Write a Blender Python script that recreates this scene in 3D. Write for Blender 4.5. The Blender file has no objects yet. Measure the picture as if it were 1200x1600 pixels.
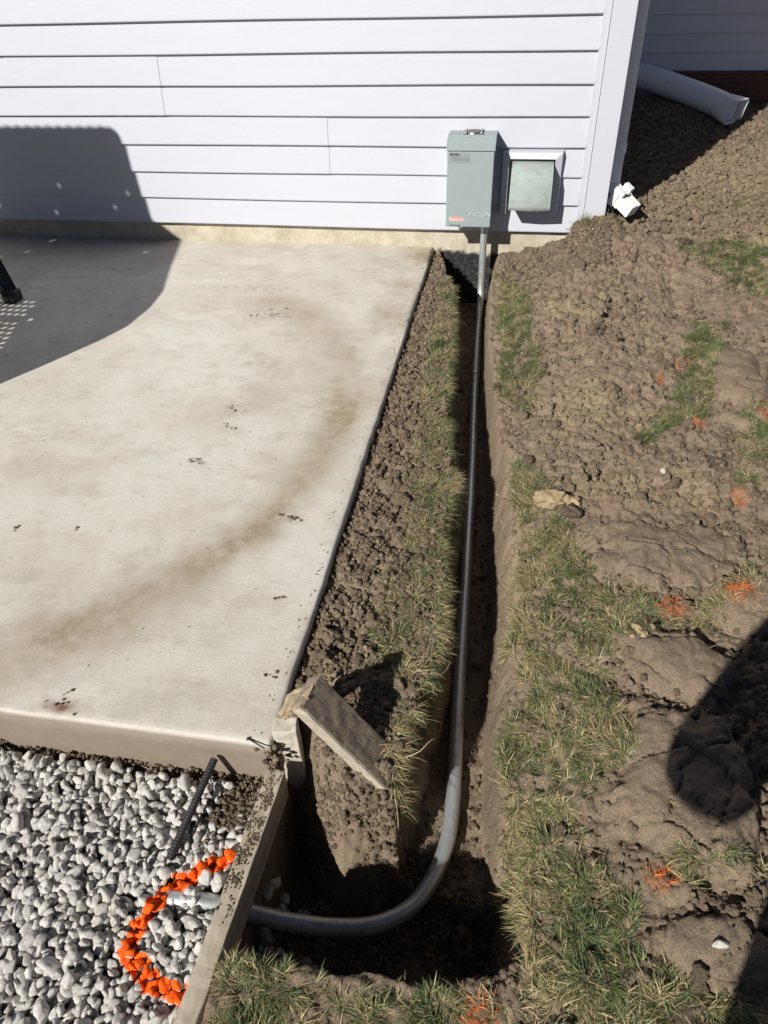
import bpy, bmesh, math, random
import numpy as np
from mathutils import Vector, Matrix
R = math.radians
random.seed(7); rng = np.random.default_rng(11)
scene = bpy.context.scene
COL = scene.collection

# ------------------------------------------------------------------ camera, world, sun, exposure
cam_d = bpy.data.cameras.new('camera'); cam = bpy.data.objects.new('camera', cam_d); COL.objects.link(cam)
cam_d.sensor_fit = 'VERTICAL'; cam_d.sensor_height = 32.0; cam_d.lens = 32.0*1127.6/1600
cam_d.clip_start = 0.02; cam_d.clip_end = 300
_p, _r, _y = R(38.62), R(-1.99), R(10.75)
def _ray(d):
    c, s = math.cos(_r), math.sin(_r); d = (c*d[0]-s*d[1], s*d[0]+c*d[1], d[2])
    v = (d[0], -d[2], d[1]); c, s = math.cos(-_p), math.sin(-_p)
    v = (v[0], c*v[1]-s*v[2], s*v[1]+c*v[2]); c, s = math.cos(_y), math.sin(_y)
    return Vector((c*v[0]-s*v[1], s*v[0]+c*v[1], v[2]))
CX, CY, CZ = _ray((1,0,0)), _ray((0,1,0)), _ray((0,0,1))
CAM = Vector((0.0, -3.7324, 1.2657))
cam.matrix_world = Matrix(((CX.x,CY.x,CZ.x,CAM.x),(CX.y,CY.y,CZ.y,CAM.y),(CX.z,CY.z,CZ.z,CAM.z),(0,0,0,1)))
scene.camera = cam

SUN = Vector((0.55, 1.0, -0.75)).normalized()          # the way the light travels
elev = math.asin(-SUN.z)
world = bpy.data.worlds.new('World'); scene.world = world; world.use_nodes = True
wn = world.node_tree; bg = wn.nodes['Background']; sky = wn.nodes.new('ShaderNodeTexSky')
sky.sky_type = 'NISHITA'; sky.sun_disc = False; sky.sun_elevation = elev
sky.sun_rotation = math.atan2(-SUN.x, -SUN.y)
wn.links.new(sky.outputs[0], bg.inputs[0]); bg.inputs[1].default_value = 0.05
sky.air_density = 0.30; sky.dust_density = 0.25; sky.ozone_density = 1.2
sun_d = bpy.data.lights.new('sun', 'SUN'); sun = bpy.data.objects.new('sun', sun_d); COL.objects.link(sun)
sun_d.energy = 5.0; sun_d.angle = R(0.53); sun_d.color = (1.0, 0.955, 0.88)
sun.rotation_euler = SUN.to_track_quat('-Z', 'Y').to_euler(); sun.location = (-6, -11, 9)
vs = scene.view_settings; vs.view_transform = 'Standard'; vs.look = 'None'; vs.gamma = 1; vs.exposure = 0.24
vs.use_curve_mapping = False
scene.cycles.max_bounces = 6; scene.cycles.diffuse_bounces = 3

# ------------------------------------------------------------------ helpers
def tag(o, label=None, cat=None, group=None, kind=None):
    if label: o['label'] = label
    if cat: o['category'] = cat
    if group: o['group'] = group
    if kind: o['kind'] = kind
    return o
def empty(name, loc, label, cat, group=None):
    o = bpy.data.objects.new(name, None); COL.objects.link(o); o.location = loc; o.empty_display_size = .1
    return tag(o, label, cat, group)
def link(name, me, mat, parent=None, smooth=False):
    o = bpy.data.objects.new(name, me); COL.objects.link(o)
    if mat: me.materials.append(mat)
    if smooth: me.polygons.foreach_set('use_smooth', np.ones(len(me.polygons), dtype=bool))
    if parent:
        o.parent = parent; o.matrix_parent_inverse = Matrix.Translation(parent.location).inverted()
    return o
def npmesh(name, v, f, mat, parent=None, smooth=False, attrs=None, cols=None):
    """v (n,3); f (m,k) all faces with k corners"""
    me = bpy.data.meshes.new(name); v = np.asarray(v, np.float32); f = np.asarray(f, np.int32)
    m, k = f.shape
    me.vertices.add(len(v)); me.vertices.foreach_set('co', v.ravel())
    me.loops.add(m*k); me.loops.foreach_set('vertex_index', f.ravel())
    me.polygons.add(m); me.polygons.foreach_set('loop_start', np.arange(0, m*k, k, dtype=np.int32))
    me.polygons.foreach_set('loop_total', np.full(m, k, np.int32))
    me.update(calc_edges=True)
    for nm, a in (attrs or {}).items():
        at = me.attributes.new(nm, 'FLOAT', 'POINT'); at.data.foreach_set('value', np.asarray(a, np.float32))
    for nm, a in (cols or {}).items():
        at = me.attributes.new(nm, 'FLOAT_COLOR', 'POINT')
        at.data.foreach_set('color', np.concatenate([a, np.ones((len(a),1))], 1).astype(np.float32).ravel())
    return link(name, me, mat, parent, smooth)
def bmobj(name, bm, mat, parent=None, smooth=False, bevel=0, seg=2):
    bmesh.ops.recalc_face_normals(bm, faces=bm.faces)
    me = bpy.data.meshes.new(name); bm.to_mesh(me); bm.free()
    o = link(name, me, mat, parent, smooth)
    if bevel:
        b = o.modifiers.new('bevel', 'BEVEL'); b.width = bevel; b.segments = seg; b.limit_method = 'ANGLE'; b.angle_limit = R(35)
    return o
def box(bm, lo, hi, mat4=None):
    vs_ = [bm.verts.new((x,y,z)) for x in (lo[0],hi[0]) for y in (lo[1],hi[1]) for z in (lo[2],hi[2])]
    for a in ((0,1,3,2),(4,6,7,5),(0,4,5,1),(2,3,7,6),(0,2,6,4),(1,5,7,3)): bm.faces.new([vs_[i] for i in a])
    if mat4: bmesh.ops.transform(bm, matrix=mat4, verts=vs_)
    return vs_
def catmull(pts, n):
    P = np.array(pts, float); P = np.vstack([2*P[0]-P[1], P, 2*P[-1]-P[-2]]); out = []
    for i in range(1, len(P)-2):
        for t in np.linspace(0, 1, n, endpoint=False):
            a,b,c,d = P[i-1],P[i],P[i+1],P[i+2]
            out.append(.5*((2*b)+(-a+c)*t+(2*a-5*b+4*c-d)*t*t+(-a+3*b-3*c+d)*t**3))
    out.append(P[-2]); return np.array(out)
def tube_np(path, rad, sides=24, prof=None):
    """verts, quads of a swept tube; rad scalar or per point; prof: (sides,2) unit profile"""
    path = np.asarray(path, float); n = len(path); T = np.gradient(path, axis=0); T /= np.linalg.norm(T, axis=1)[:,None]
    up = np.array([0,0,1.0]) if abs(T[0][2]) < .9 else np.array([0,1.0,0])
    a = np.cross(T[0], up); a /= np.linalg.norm(a); V = []
    rad = np.broadcast_to(np.asarray(rad, float), (n,))
    if prof is None:
        th = np.linspace(0, 2*np.pi, sides, endpoint=False); prof = np.stack([np.cos(th), np.sin(th)], 1)
    sides = len(prof)
    for i in range(n):
        a = a - T[i]*np.dot(a, T[i]); a /= np.linalg.norm(a); b = np.cross(T[i], a)
        V.append(path[i] + rad[i]*(prof[:,:1]*a + prof[:,1:]*b))
    V = np.concatenate(V); F = []
    for i in range(n-1):
        j = np.arange(sides); k = (j+1) % sides
        F.append(np.stack([i*sides+j, i*sides+k, (i+1)*sides+k, (i+1)*sides+j], 1))
    return V, np.concatenate(F)
def tube(name, path, rad, mat, parent=None, sides=24, prof=None, smooth=True):
    v, f = tube_np(path, rad, sides, prof); s = sides if prof is None else len(prof)
    bm = bmesh.new(); bv = [bm.verts.new(p) for p in v]
    for q in f: bm.faces.new([bv[i] for i in q])
    bm.faces.new(bv[:s]); bm.faces.new(bv[-s:])
    return bmobj(name, bm, mat, parent, smooth)

# noise -------------------------------------------------------------
_perm = np.random.default_rng(5).permutation(4096)
def _h(ix, iy, iz): return _perm[(ix*73 + _perm[(iy*37 + _perm[iz & 4095]) & 4095]) & 4095]
def noise(x, y, z=0.0):
    x = np.asarray(x, float); y = np.asarray(y, float); z = np.broadcast_to(np.asarray(z, float), x.shape)
    ix, iy, iz = np.floor(x).astype(int), np.floor(y).astype(int), np.floor(z).astype(int)
    fx, fy, fz = x-ix, y-iy, z-iz; w = lambda t: t*t*t*(t*(t*6-15)+10); u, v, q = w(fx), w(fy), w(fz); r = 0
    for dx in (0,1):
        for dy in (0,1):
            for dz in (0,1):
                h = _h(ix+dx, iy+dy, iz+dz); th = h*(2*np.pi/4096); ph = ((h*2531) & 4095)/4096*2-1
                s = np.sqrt(1-ph*ph); g = np.cos(th)*s*(fx-dx)+np.sin(th)*s*(fy-dy)+ph*(fz-dz)
                r = r + g*(u if dx else 1-u)*(v if dy else 1-v)*(q if dz else 1-q)
    return r*1.5
def fbm(x, y, sc, octv=4, gain=.5, z=0.0):
    r = 0; a = 1.0; f = 1/sc
    for i in range(octv): r = r + a*noise(x*f+i*17.3, y*f-i*9.1, z*f+i*3.7); a *= gain; f *= 2.03
    return r
def ss(a, b, x): t = np.clip((x-a)/(b-a), 0, 1); return t*t*(3-2*t)
def voro(x, y, sc, seed=0):
    x = x/sc; y = y/sc; ix, iy = np.floor(x).astype(int), np.floor(y).astype(int); f1 = np.full(x.shape, 9.); f2 = f1.copy(); idd = np.zeros(x.shape)
    for dx in (-1,0,1):
        for dy in (-1,0,1):
            h = _h(ix+dx, iy+dy, np.full(ix.shape, seed)); px = ix+dx+(h & 63)/64; py = iy+dy+((h >> 6) & 63)/64
            d = np.hypot(px-x, py-y); m = d < f1
            f2 = np.where(m, f1, np.minimum(f2, d)); idd = np.where(m, h/4096, idd); f1 = np.where(m, d, f1)
    return f1, f2, idd
def inpoly(px, py, poly):
    c = np.zeros(px.shape, bool); n = len(poly)
    for i in range(n):
        (x1,y1),(x2,y2) = poly[i], poly[i-1]
        if y1 != y2: c ^= ((y1 > py) != (y2 > py)) & (px < (x2-x1)*(py-y1)/(y2-y1)+x1)
    return c

# materials ----------------------------------------------------------
class NT:
    def __init__(s, name):
        s.m = bpy.data.materials.new(name); s.m.use_nodes = True; s.t = s.m.node_tree; s.b = s.t.nodes['Principled BSDF']
        s.geo = None
    def n(s, ty, **k):
        o = s.t.nodes.new(ty)
        for a, b in k.items():
            if a.startswith('i_'):
                o.inputs[int(a[2:]) if a[2:].isdigit() else a[2:].replace('_', ' ')].default_value = b
            else: setattr(o, a, b)
        return o
    def l(s, a, b): s.t.links.new(a, b)
    def co(s, scale=(1,1,1)):
        tc = s.n('ShaderNodeTexCoord'); mp = s.n('ShaderNodeMapping'); mp.inputs['Scale'].default_value = scale
        s.l(tc.outputs['Object'], mp.inputs[0]); return mp.outputs[0]
    def noise(s, sc, det=5, rough=.6, vec=None, scale=(1,1,1), dist=0):
        o = s.n('ShaderNodeTexNoise'); o.inputs['Scale'].default_value = sc; o.inputs['Detail'].default_value = det
        o.inputs['Roughness'].default_value = rough; o.inputs['Distortion'].default_value = dist
        s.l(vec or s.co(scale), o.inputs['Vector']); return o.outputs['Fac']
    def ramp(s, fac, stops):
        o = s.n('ShaderNodeValToRGB'); e = o.color_ramp.elements
        while len(e) < len(stops): e.new(.5)
        for el, (p, c) in zip(e, stops): el.position = p; el.color = (*c, 1) if len(c) == 3 else c
        s.l(fac, o.inputs[0]); return o.outputs[0]
    def mix(s, f, a, b, mode='MIX'):
        o = s.n('ShaderNodeMix', data_type='RGBA', blend_type=mode)
        for sock, v in ((o.inputs[0], f), (o.inputs[6], a), (o.inputs[7], b)):
            if hasattr(v, 'is_output'): s.l(v, sock)
            elif isinstance(v, (int, float)): sock.default_value = v
            else: sock.default_value = (*v, 1)
        return o.outputs[2]
    def math(s, op, a, b=0.0):
        o = s.n('ShaderNodeMath', operation=op)
        for sock, v in ((o.inputs[0], a), (o.inputs[1], b)):
            if hasattr(v, 'is_output'): s.l(v, sock)
            else: sock.default_value = v
        return o.outputs[0]
    def attr(s, nm, out='Fac'): return s.n('ShaderNodeAttribute', attribute_name=nm).outputs[out]
    def bump(s, h, strength=.5, dist=.01, prev=None):
        o = s.n('ShaderNodeBump'); o.inputs['Strength'].default_value = strength; o.inputs['Distance'].default_value = dist
        s.l(h, o.inputs['Height'])
        if prev: s.l(prev, o.inputs['Normal'])
        return o.outputs[0]
    def out(s, col=None, rough=.8, metal=0.0, nrm=None, spec=.3):
        if col is not None:
            if hasattr(col, 'is_output'): s.l(col, s.b.inputs['Base Color'])
            else: s.b.inputs['Base Color'].default_value = (*col, 1)
        if hasattr(rough, 'is_output'): s.l(rough, s.b.inputs['Roughness'])
        else: s.b.inputs['Roughness'].default_value = rough
        s.b.inputs['Metallic'].default_value = metal; s.b.inputs['Specular IOR Level'].default_value = spec
        if nrm: s.l(nrm, s.b.inputs['Normal'])
        return s.m
def simple(name, col, rough=.6, metal=0.0, var=.12, sc=18, bump=.0, spec=.3):
    m = NT(name); f = m.noise(sc, 5, .6)
    c = m.mix(f, tuple(x*(1-var) for x in col), tuple(min(1, x*(1+var)) for x in col))
    nb = m.bump(m.noise(sc*8, 3), bump, .002) if bump else None
    return m.out(c, rough, metal, nb, spec)

def soil_mat(name, objrandom=False):
    m = NT(name)
    big = m.noise(5, 4, .6); mid = m.noise(38, 6, .7); fine = m.noise(320, 4, .7)
    c = m.ramp(mid, [(.28, (.130,.095,.066)), (.5, (.235,.177,.124)), (.72, (.34,.265,.188))])
    c = m.mix(m.ramp(big, [(.36,(0,0,0)),(.58,(.7,.7,.7))]), c, m.mix(m.noise(13, 5, .7), (.13,.098,.071), (.36,.28,.188)))
    c = m.mix(m.math('MULTIPLY', m.attr('clay'), .85), c, m.mix(mid, (.27,.20,.105), (.46,.365,.215)))
    c = m.mix(m.math('MULTIPLY', m.attr('damp'), .6), c, (.15,.118,.094))
    v2 = m.n('ShaderNodeTexVoronoi'); v2.inputs['Scale'].default_value = 420; m.l(m.co(), v2.inputs['Vector'])
    grain = m.ramp(fine, [(.36,(0,0,0)),(.64,(1,1,1))])
    c = m.mix(.45, c, m.mix(grain, (.105,.077,.055), (.45,.36,.262)))
    pale = m.math('MULTIPLY', m.ramp(v2.outputs['Distance'], [(.12,(1,1,1)),(.26,(0,0,0))]), m.ramp(m.noise(60, 3, .6), [(.5,(0,0,0)),(.62,(1,1,1))]))
    c = m.mix(m.math('MULTIPLY', pale, .55), c, (.52,.44,.33))
    nb = m.bump(fine, .8, .004);  nb = m.bump(m.noise(95, 6, .75), .6, .010, nb)
    return m.out(c, .95, 0, nb, .12)
M_soil = soil_mat('soil')
def clod_mat():
    m = NT('crumbled_soil'); fine = m.noise(260, 4, .7)
    t = m.attr('tint','Color'); md = m.noise(75, 6, .75)
    c = m.mix(m.ramp(fine, [(.3,(0,0,0)),(.7,(1,1,1))]), m.mix(.32, t, (0,0,0)), m.mix(.1, t, (.5,.42,.32)))
    c = m.mix(m.ramp(md, [(.42,(0,0,0)),(.64,(.34,.34,.34))]), c, (.20,.152,.108))
    return m.out(c, .95, 0, m.bump(m.noise(330, 4, .7), .6, .003, m.bump(m.noise(130, 6, .8), .9, .008)), .08)
M_clod = clod_mat()
def conc_mat():
    m = NT('patio_concrete')
    base = m.ramp(m.noise(2.2, 6, .62), [(.3,(.515,.48,.41)),(.5,(.62,.595,.54)),(.7,(.69,.676,.63))])
    broom = m.noise(4, 6, .75, scale=(2.2, 70, 4), dist=.35); fleck = m.noise(190, 3, .6)
    c = m.mix(.26, base, m.ramp(broom, [(.3,(.36,.345,.30)),(.52,(.60,.585,.54)),(.75,(.74,.735,.70))]))
    patch = m.noise(26, 6, .75)
    st = m.math('MULTIPLY', m.attr('stain'), m.math('ADD', .1, m.math('MULTIPLY', 1.75, patch)))
    c = m.mix(st, c, (.335,.27,.19))
    c = m.mix(m.math('MULTIPLY', m.ramp(m.noise(9, 8, .8, scale=(1,1.5,1)), [(.5,(0,0,0)),(.68,(1,1,1))]), .42), c, (.42,.35,.25))
    c = m.mix(m.math('MULTIPLY', m.ramp(m.noise(3.2, 8, .75), [(.48,(0,0,0)),(.66,(1,1,1))]), .42), c, (.45,.385,.29))
    c = m.mix(m.math('MULTIPLY', m.ramp(m.noise(24, 8, .8, scale=(.5,1.6,1)), [(.64,(0,0,0)),(.74,(1,1,1))]), .35), c, (.34,.30,.245))
    c = m.mix(m.math('MULTIPLY', m.ramp(m.noise(90, 6, .8), [(.66,(0,0,0)),(.72,(1,1,1))]), .55), c, (.24,.20,.15))
    pore = m.n('ShaderNodeTexVoronoi'); pore.inputs['Scale'].default_value = 95; m.l(m.co(), pore.inputs['Vector'])
    c = m.mix(m.math('MULTIPLY', m.ramp(pore.outputs['Distance'], [(.06,(1,1,1)),(.13,(0,0,0))]), m.math('MULTIPLY', m.ramp(m.noise(17,3,.6),[(.48,(0,0,0)),(.6,(1,1,1))]), .7)), c, (.17,.14,.105))
    sp_ = m.noise(150, 9, .82, scale=(.7,1,1)); c = m.mix(.8, c, m.mix(sp_, (.62,.60,.565), (1.34,1.35,1.37)), 'MULTIPLY')
    c = m.mix(m.attr('dirt'), c, m.mix(patch, (.155,.122,.092), (.27,.222,.172)))
    c = m.mix(m.attr('chalk'), c, (.68,.63,.55)); c = m.mix(m.attr('rust'), c, (.20,.095,.055))
    nb = m.bump(broom, .25, .003); nb = m.bump(fleck, .2, .002, nb)
    return m.out(c, .85, 0, nb, .25)
M_conc = conc_mat()
def found_mat():
    m = NT('foundation_concrete'); n1 = m.noise(7, 6, .7); n2 = m.noise(60, 5, .7)
    c = m.ramp(n1, [(.3,(.36,.32,.25)),(.55,(.50,.455,.36)),(.75,(.57,.535,.46))])
    c = m.mix(m.math('MULTIPLY', m.ramp(n2, [(.5,(0,0,0)),(.7,(1,1,1))]), .45), c, (.30,.25,.17))
    c = m.mix(m.attr('tar'), c, m.mix(m.ramp(n2, [(.5,(0,0,0)),(.72,(1,1,1))]), (.022,.023,.026), (.10,.095,.085)))
    return m.out(c, .9, 0, m.bump(n2, .4, .004), .2)
M_found = found_mat()
def siding_mat(name, col, rough=.5):
    m = NT(name); g = m.noise(5, 4, .6, scale=(.6, 1, 4)); gr = m.noise(30, 4, .6, scale=(.6, 8, 14))
    c = m.mix(g, tuple(x*.955 for x in col), col)
    c = m.mix(m.math('MULTIPLY', m.ramp(m.noise(8, 7, .75, scale=(1.4,1,.5)), [(.56,(0,0,0)),(.75,(1,1,1))]), .16), c, (.52,.49,.45))
    return m.out(c, rough, 0, m.bump(gr, .2, .003), .35)
M_side = siding_mat('vinyl_siding', (.512,.527,.588)); M_side2 = siding_mat('grey_siding', (.60,.62,.68)); M_trim = siding_mat('white_trim', (.522,.538,.598), .45)
M_box = simple('painted_enclosure', (.285,.34,.35), .42, 0, .05, 25, .04, .4)
def galv_mat(name, lo, hi, rough, metal=.75):
    m = NT(name); n = m.noise(55, 5, .65); n2 = m.noise(7, 4, .6); c = m.mix(n, lo, hi)
    c = m.mix(m.math('MULTIPLY', m.ramp(m.noise(16, 7, .75), [(.5,(0,0,0)),(.62,(1,1,1))]), .5), c, (.27,.235,.19))
    return m.out(c, m.math('ADD', rough, m.math('MULTIPLY', n, .2)), metal, m.bump(m.noise(200,3), .12, .001), .5)
M_galv = galv_mat('galvanised_conduit', (.44,.485,.51), (.68,.72,.74), .30, .62)
M_hood = galv_mat('galvanised_hood', (.27,.33,.315), (.37,.435,.42), .68, .08)
M_steel = simple('bright_fitting', (.55,.55,.55), .35, .9)
M_down = simple('downspout_paint', (.82,.86,.90), .45, 0, .04)
M_white = simple('white_plastic', (.80,.80,.80), .4, 0, .05)
M_tube = simple('grey_corrugated_plastic', (.74,.79,.84), .5, 0, .06)
M_black = simple('black_metal', (.018,.018,.02), .45, .2)
M_wicker = simple('black_mesh', (.02,.02,.022), .6)
M_rust = simple('ribbed_brown_metal', (.15,.075,.055), .7, 0, .35, 9, .2)
M_rebar = simple('dark_steel', (.045,.045,.05), .55, .5, .3, 60, .3)
M_cloth = simple('cotton_shirt', (.10,.12,.18), .9)
def wood_mat(name, a, b, axis, sc=1.0, dirt=.5):
    m = NT(name); s = [60*sc, 60*sc, 60*sc]; s[axis] = 3*sc
    g = m.noise(1.0, 6, .65, scale=tuple(s), dist=.6); c = m.ramp(g, [(.25, a), (.5, tuple((x+y)/2 for x, y in zip(a,b))), (.75, b)])
    d = m.ramp(m.noise(22, 6, .75), [(.48,(0,0,0)),(.68,(1,1,1))])
    c = m.mix(m.math('MULTIPLY', d, dirt), c, (.15,.115,.085))
    return m.out(c, .85, 0, m.bump(g, .35, .003), .2)
M_board = wood_mat('weathered_board', (.28,.235,.17), (.56,.50,.40), 1, 1, .3)
M_stake = wood_mat('weathered_stake', (.40,.36,.30), (.66,.62,.54), 2, 1, .35)
M_block = wood_mat('grey_sawn_wood', (.13,.10,.072), (.36,.30,.23), 2, 2.2, .3)
M_cut = wood_mat('fresh_sawn_end', (.27,.205,.13), (.49,.395,.27), 1, 1.2, .15)
M_lit_edge = wood_mat('sunlit_board_edge', (.33,.29,.225), (.52,.46,.37), 0, 1.0, .35)  # sunlit tone of the narrow face, put into a paler wood
def grass_mat():
    m = NT('grass_blades'); c = m.attr('tint', 'Color')
    m.out(c, .6, 0, None, .25)
    tr = m.n('ShaderNodeBsdfTranslucent'); m.l(c, tr.inputs[0]); mx = m.n('ShaderNodeMixShader'); mx.inputs[0].default_value = .25
    o = m.t.nodes['Material Output']; m.l(m.b.outputs[0], mx.inputs[1]); m.l(tr.outputs[0], mx.inputs[2]); m.l(mx.outputs[0], o.inputs[0])
    return m.m
M_grass = grass_mat()
def stone_mat():
    m = NT('limestone_gravel'); n = m.noise(70, 6, .7); n2 = m.noise(12, 3, .5)
    k = m.mix(.55, m.attr('tint','Color'), m.ramp(n, [(.30,(.25,.24,.22)),(.47,(.58,.565,.535)),(.72,(.72,.71,.68))]))
    k = m.mix(m.math('MULTIPLY', m.ramp(n2, [(.55,(0,0,0)),(.75,(1,1,1))]), .3), k, (.40,.35,.29))
    p = m.ramp(m.math('ADD', m.attr('paint'), m.math('MULTIPLY', m.math('SUBTRACT', n, .5), .9)), [(.38,(0,0,0)),(.55,(1,1,1))])
    k = m.mix(p, k, (.92,.125,.012))
    return m.out(k, .9, 0, m.bump(m.noise(260, 4, .7), .5, .002, m.bump(n, .8, .006)), .12)
M_stone = stone_mat()

# ------------------------------------------------------------------ the ground: terrain with the trench and the pit
TY = np.array([-3.4,-3.3,-3.05,-2.9,-2.6,-2.4,-2.24,-2.03,-1.83,-1.4,-1.0,-.5,-.3,-.1,.05])
TL = np.array([-.17,-.17,-.16,-.140,-.096,-.10,-.124,-.108,-.14,-.195,-.215,-.245,-.30,-.35,-.36])
TR = np.array([.135,.13,.098,.072,.076,.084,.08,.06,.035,-.03,-.07,-.088,-.085,-.075,-.07])
TB = np.array([.09,.085,.06,.038,.024,.022,.016,.004,-.010,-.042,-.082,-.105,-.11,-.115,-.115])
#        cx,cy,rx,ry,rot,h,flat
MOUNDS = [(.405,-2.935,.125,.18,.15,.045,3),(.41,-2.655,.135,.085,-.2,.038,2.5),(.44,-2.30,.20,.125,.1,.036,3),(.66,-2.46,.13,.13,0,.05,3),
          (.42,-3.215,.11,.055,0,.025,3),(.22,-.72,.22,.34,-.15,.055,2),(.19,-.08,.22,.13,0,.045,2),(.60,-1.93,.2,.14,.3,.03,2),
          (.80,-1.33,.11,.27,-.1,.05,3),(.40,-1.28,.2,.3,.1,.03,2),(.395,-.03,.14,.13,.0,.085,2),(.52,-.62,.18,.2,0,.03,2),(.85,1.9,.5,.45,0,.09,2),(.60,.6,.3,.5,0,.03,2)]
SMOOTH = MOUNDS[:5] + [MOUNDS[8]]
def rr(x, y, m):
    c, s = math.cos(m[4]), math.sin(m[4]); dx, dy = x-m[0], y-m[1]
    return np.hypot((c*dx+s*dy)/m[2], (-s*dx+c*dy)/m[3])
def masks(x, y):
    slab = np.zeros(x.shape)
    wob = fbm(x, y, .14, 4, .6)*.36
    for m in SMOOTH: slab = np.maximum(slab, 1-ss(.8, 1.02, rr(x, y, m)+wob))
    return slab
def height(x, y):
    x = np.asarray(x, float); y = np.asarray(y, float)
    n1 = fbm(x, y, .25, 3); n2 = fbm(x, y, .07, 4, .55); n3 = fbm(x, y, .02, 3, .6)
    slab = masks(x, y)
    tl = np.interp(y, TY, TL) + .016*noise(x*0+3.3, y*14) + .006*noise(x*0+7.1, y*45)
    tr = np.interp(y, TY, TR) + .018*noise(x*0+1.3, y*9) + .0025*noise(x*0+5.1, y*40); tb = np.interp(y, TY, TB)
    right = ss(.02, .2, x)
    base = -.022 + .012*n1 + right*(.022+.03*ss(.12,.35,x)) + .075*ss(.15,.55,x)*ss(-.8,.1,y)
    base = base + np.where(y > .05, .08*np.clip(y-.05, 0, 3.4)*ss(.3,.6,x), 0)
    wob = fbm(x, y, .14, 4, .6)*.36
    for m in MOUNDS:
        r = np.maximum(rr(x, y, m)+wob*(1 if m[6] > 2 else .6), 0); base = base + m[5]*np.clip(1-r**m[6], 0, 1)**(.55 if m[6] > 2 else 1.0)
    rough = 1-slab
    f1, f2, idd_ = voro(x+.02*n2, y+.02*n1, .12, 3); crack = 1-ss(0, .07, f2-f1)
    lump = voro(x, y, .028, 9)[0]; lump2 = voro(x+.3, y, .065, 5)[0]
    crumb = ss(-.1, .35, fbm(x+9, y, .3, 3))*ss(.12,.22,x) + (x < .0)*.9 + ss(.0,.2,y)*.6
    n4 = fbm(x, y, .0105, 2, .6)
    wx, wy = x+.018*fbm(x+5, y, .06, 3), y+.018*fbm(x, y+8, .06, 3)
    a1, a2, ai = voro(wx, wy, .085, 21); b1, b2, bi = voro(wx*1.1+2, wy, .036, 22); c1, c2, ci = voro(wx+4, wy*1.1, .016, 23)
    zone = ss(-.25,.25,fbm(x+30, y, .28, 3)); zone2 = ss(-.18,.22,fbm(x+50, y+7, .19, 3)); openg = ss(.12,.2,x)*ss(1.2,.8,y)
    chunk = (ai-.5)*.016*zone - .010*(1-ss(0,.14,a2-a1))*zone + (bi-.5)*.011 - .006*(1-ss(0,.16,b2-b1)) + (ci-.5)*.005
    base = base + rough*(.014*n2 + .0065*n3 + .0028*n4 + (.6-lump)*.003*crumb + (.6-lump2)*.005*crumb + chunk*(.35+.65*openg)*np.where(openg > .5, .22+.95*zone2, 1)) + slab*(.006*n2+.0016*n3+.0007*n4 + (idd_-.5)*.012 - .011*crack*ss(-.3,.2,n1+.3*n2) - .005*(1-ss(0,.1,a2-a1))*zone)
    lawn = 1-ss(.10,.2,x); base = np.minimum(base, .20+.09*np.clip(y,0,9))
    # trench
    fl = -.292 + .008*n2 + .004*n3
    top = base; t = np.clip((x-tb)/np.maximum(tr-tb, .02), 0, 1.6)
    rp = np.where(x > tb, fl + (top-fl)*np.where(t < 1.3, 1-(1-np.clip(t,0,1.3)/1.3)**1.75, 1.0) + (.030*n2+.013*n3+.005*n4+(bi-.5)*.018+(ai-.5)*.012)*np.clip(t,0,1)*ss(1.35,.95,t), -9)
    lp = np.where(x < tl+.03, fl + (tl+.03-x)*8.0, -9)
    ep = np.where(y < -3.12, fl + (-3.12-y)*5, -9); wp = np.where(y > .0, fl+(y-.0)*0, -9)
    tren = np.maximum(np.maximum(np.maximum(rp, lp), ep), fl)
    tren = np.where((y < .3), tren, 9)
    z = np.minimum(base, tren)
    # pit
    fp = -.335 + .012*n2 + .004*n3
    yb = np.interp(x, [-.38,-.34,-.30,-.24,-.17], [-3.0,-3.02,-3.09,-3.12,-3.085]) + .03*n1 + .02*noise(x*9, x*0); yf = np.interp(x, [-.3, .0, .12], [-3.255, -3.24, -3.19]) + .02*noise(x*12+4, x*0)
    pit = np.maximum.reduce([fp, fp+(y-yb)*2.05+.02*n2+.010*n3+.004*n4, fp+(yf-y)*4.6, fp+(-.352-x)*7, fp+np.clip((x-.075)/.05,0,9)**.9*.34+.02*n2])
    z = np.minimum(z, pit)
    # gravel bed, under the slab, inside the house
    grav = (x < -.378) & (y < -2.93); z = np.where(grav, np.minimum(-.165, z), z)
    slabm = (x < -.412) & (y >= -2.93); z = np.where(slabm, -.19, z)
    z = np.where((x < -.372) & (x >= -.412) & (y >= -2.93), np.minimum(z, -.028+.008*n2), z)
    z = np.where((y > .06) & (x < .36), -.25, z)
    return z
def lines(segs):
    out = []
    for a, b, s in segs: out.append(np.arange(a, b-1e-9, s))
    return np.concatenate(out + [np.array([segs[-1][1]])])
grow = lambda a, b, n: a*(b/a)**np.linspace(0, 1, n)
gx = np.concatenate([-grow(2.0, 40, 12)[::-1], lines([(-1.9,-.46,.06),(-.46,.72,.0048),(.72,1.3,.009),(1.3,2.4,.02)]), grow(2.5, 40, 16)])
gy = np.concatenate([-grow(3.75, 40, 14)[::-1], lines([(-3.7,-3.5,.02),(-3.5,-2.2,.0048),(-2.2,-1.0,.0065),(-1.0,.12,.0085),(.12,2.4,.018)]), grow(2.5, 40, 14)])
X, Y = np.meshgrid(gx, gy, indexing='ij'); xf, yf_ = X.ravel(), Y.ravel(); zf = height(xf, yf_)
far = np.maximum(np.abs(xf), np.abs(yf_)) > 4.2; zf = np.where(far & (xf > .4), .05+.02*fbm(xf, yf_, 3, 2), zf)
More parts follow.
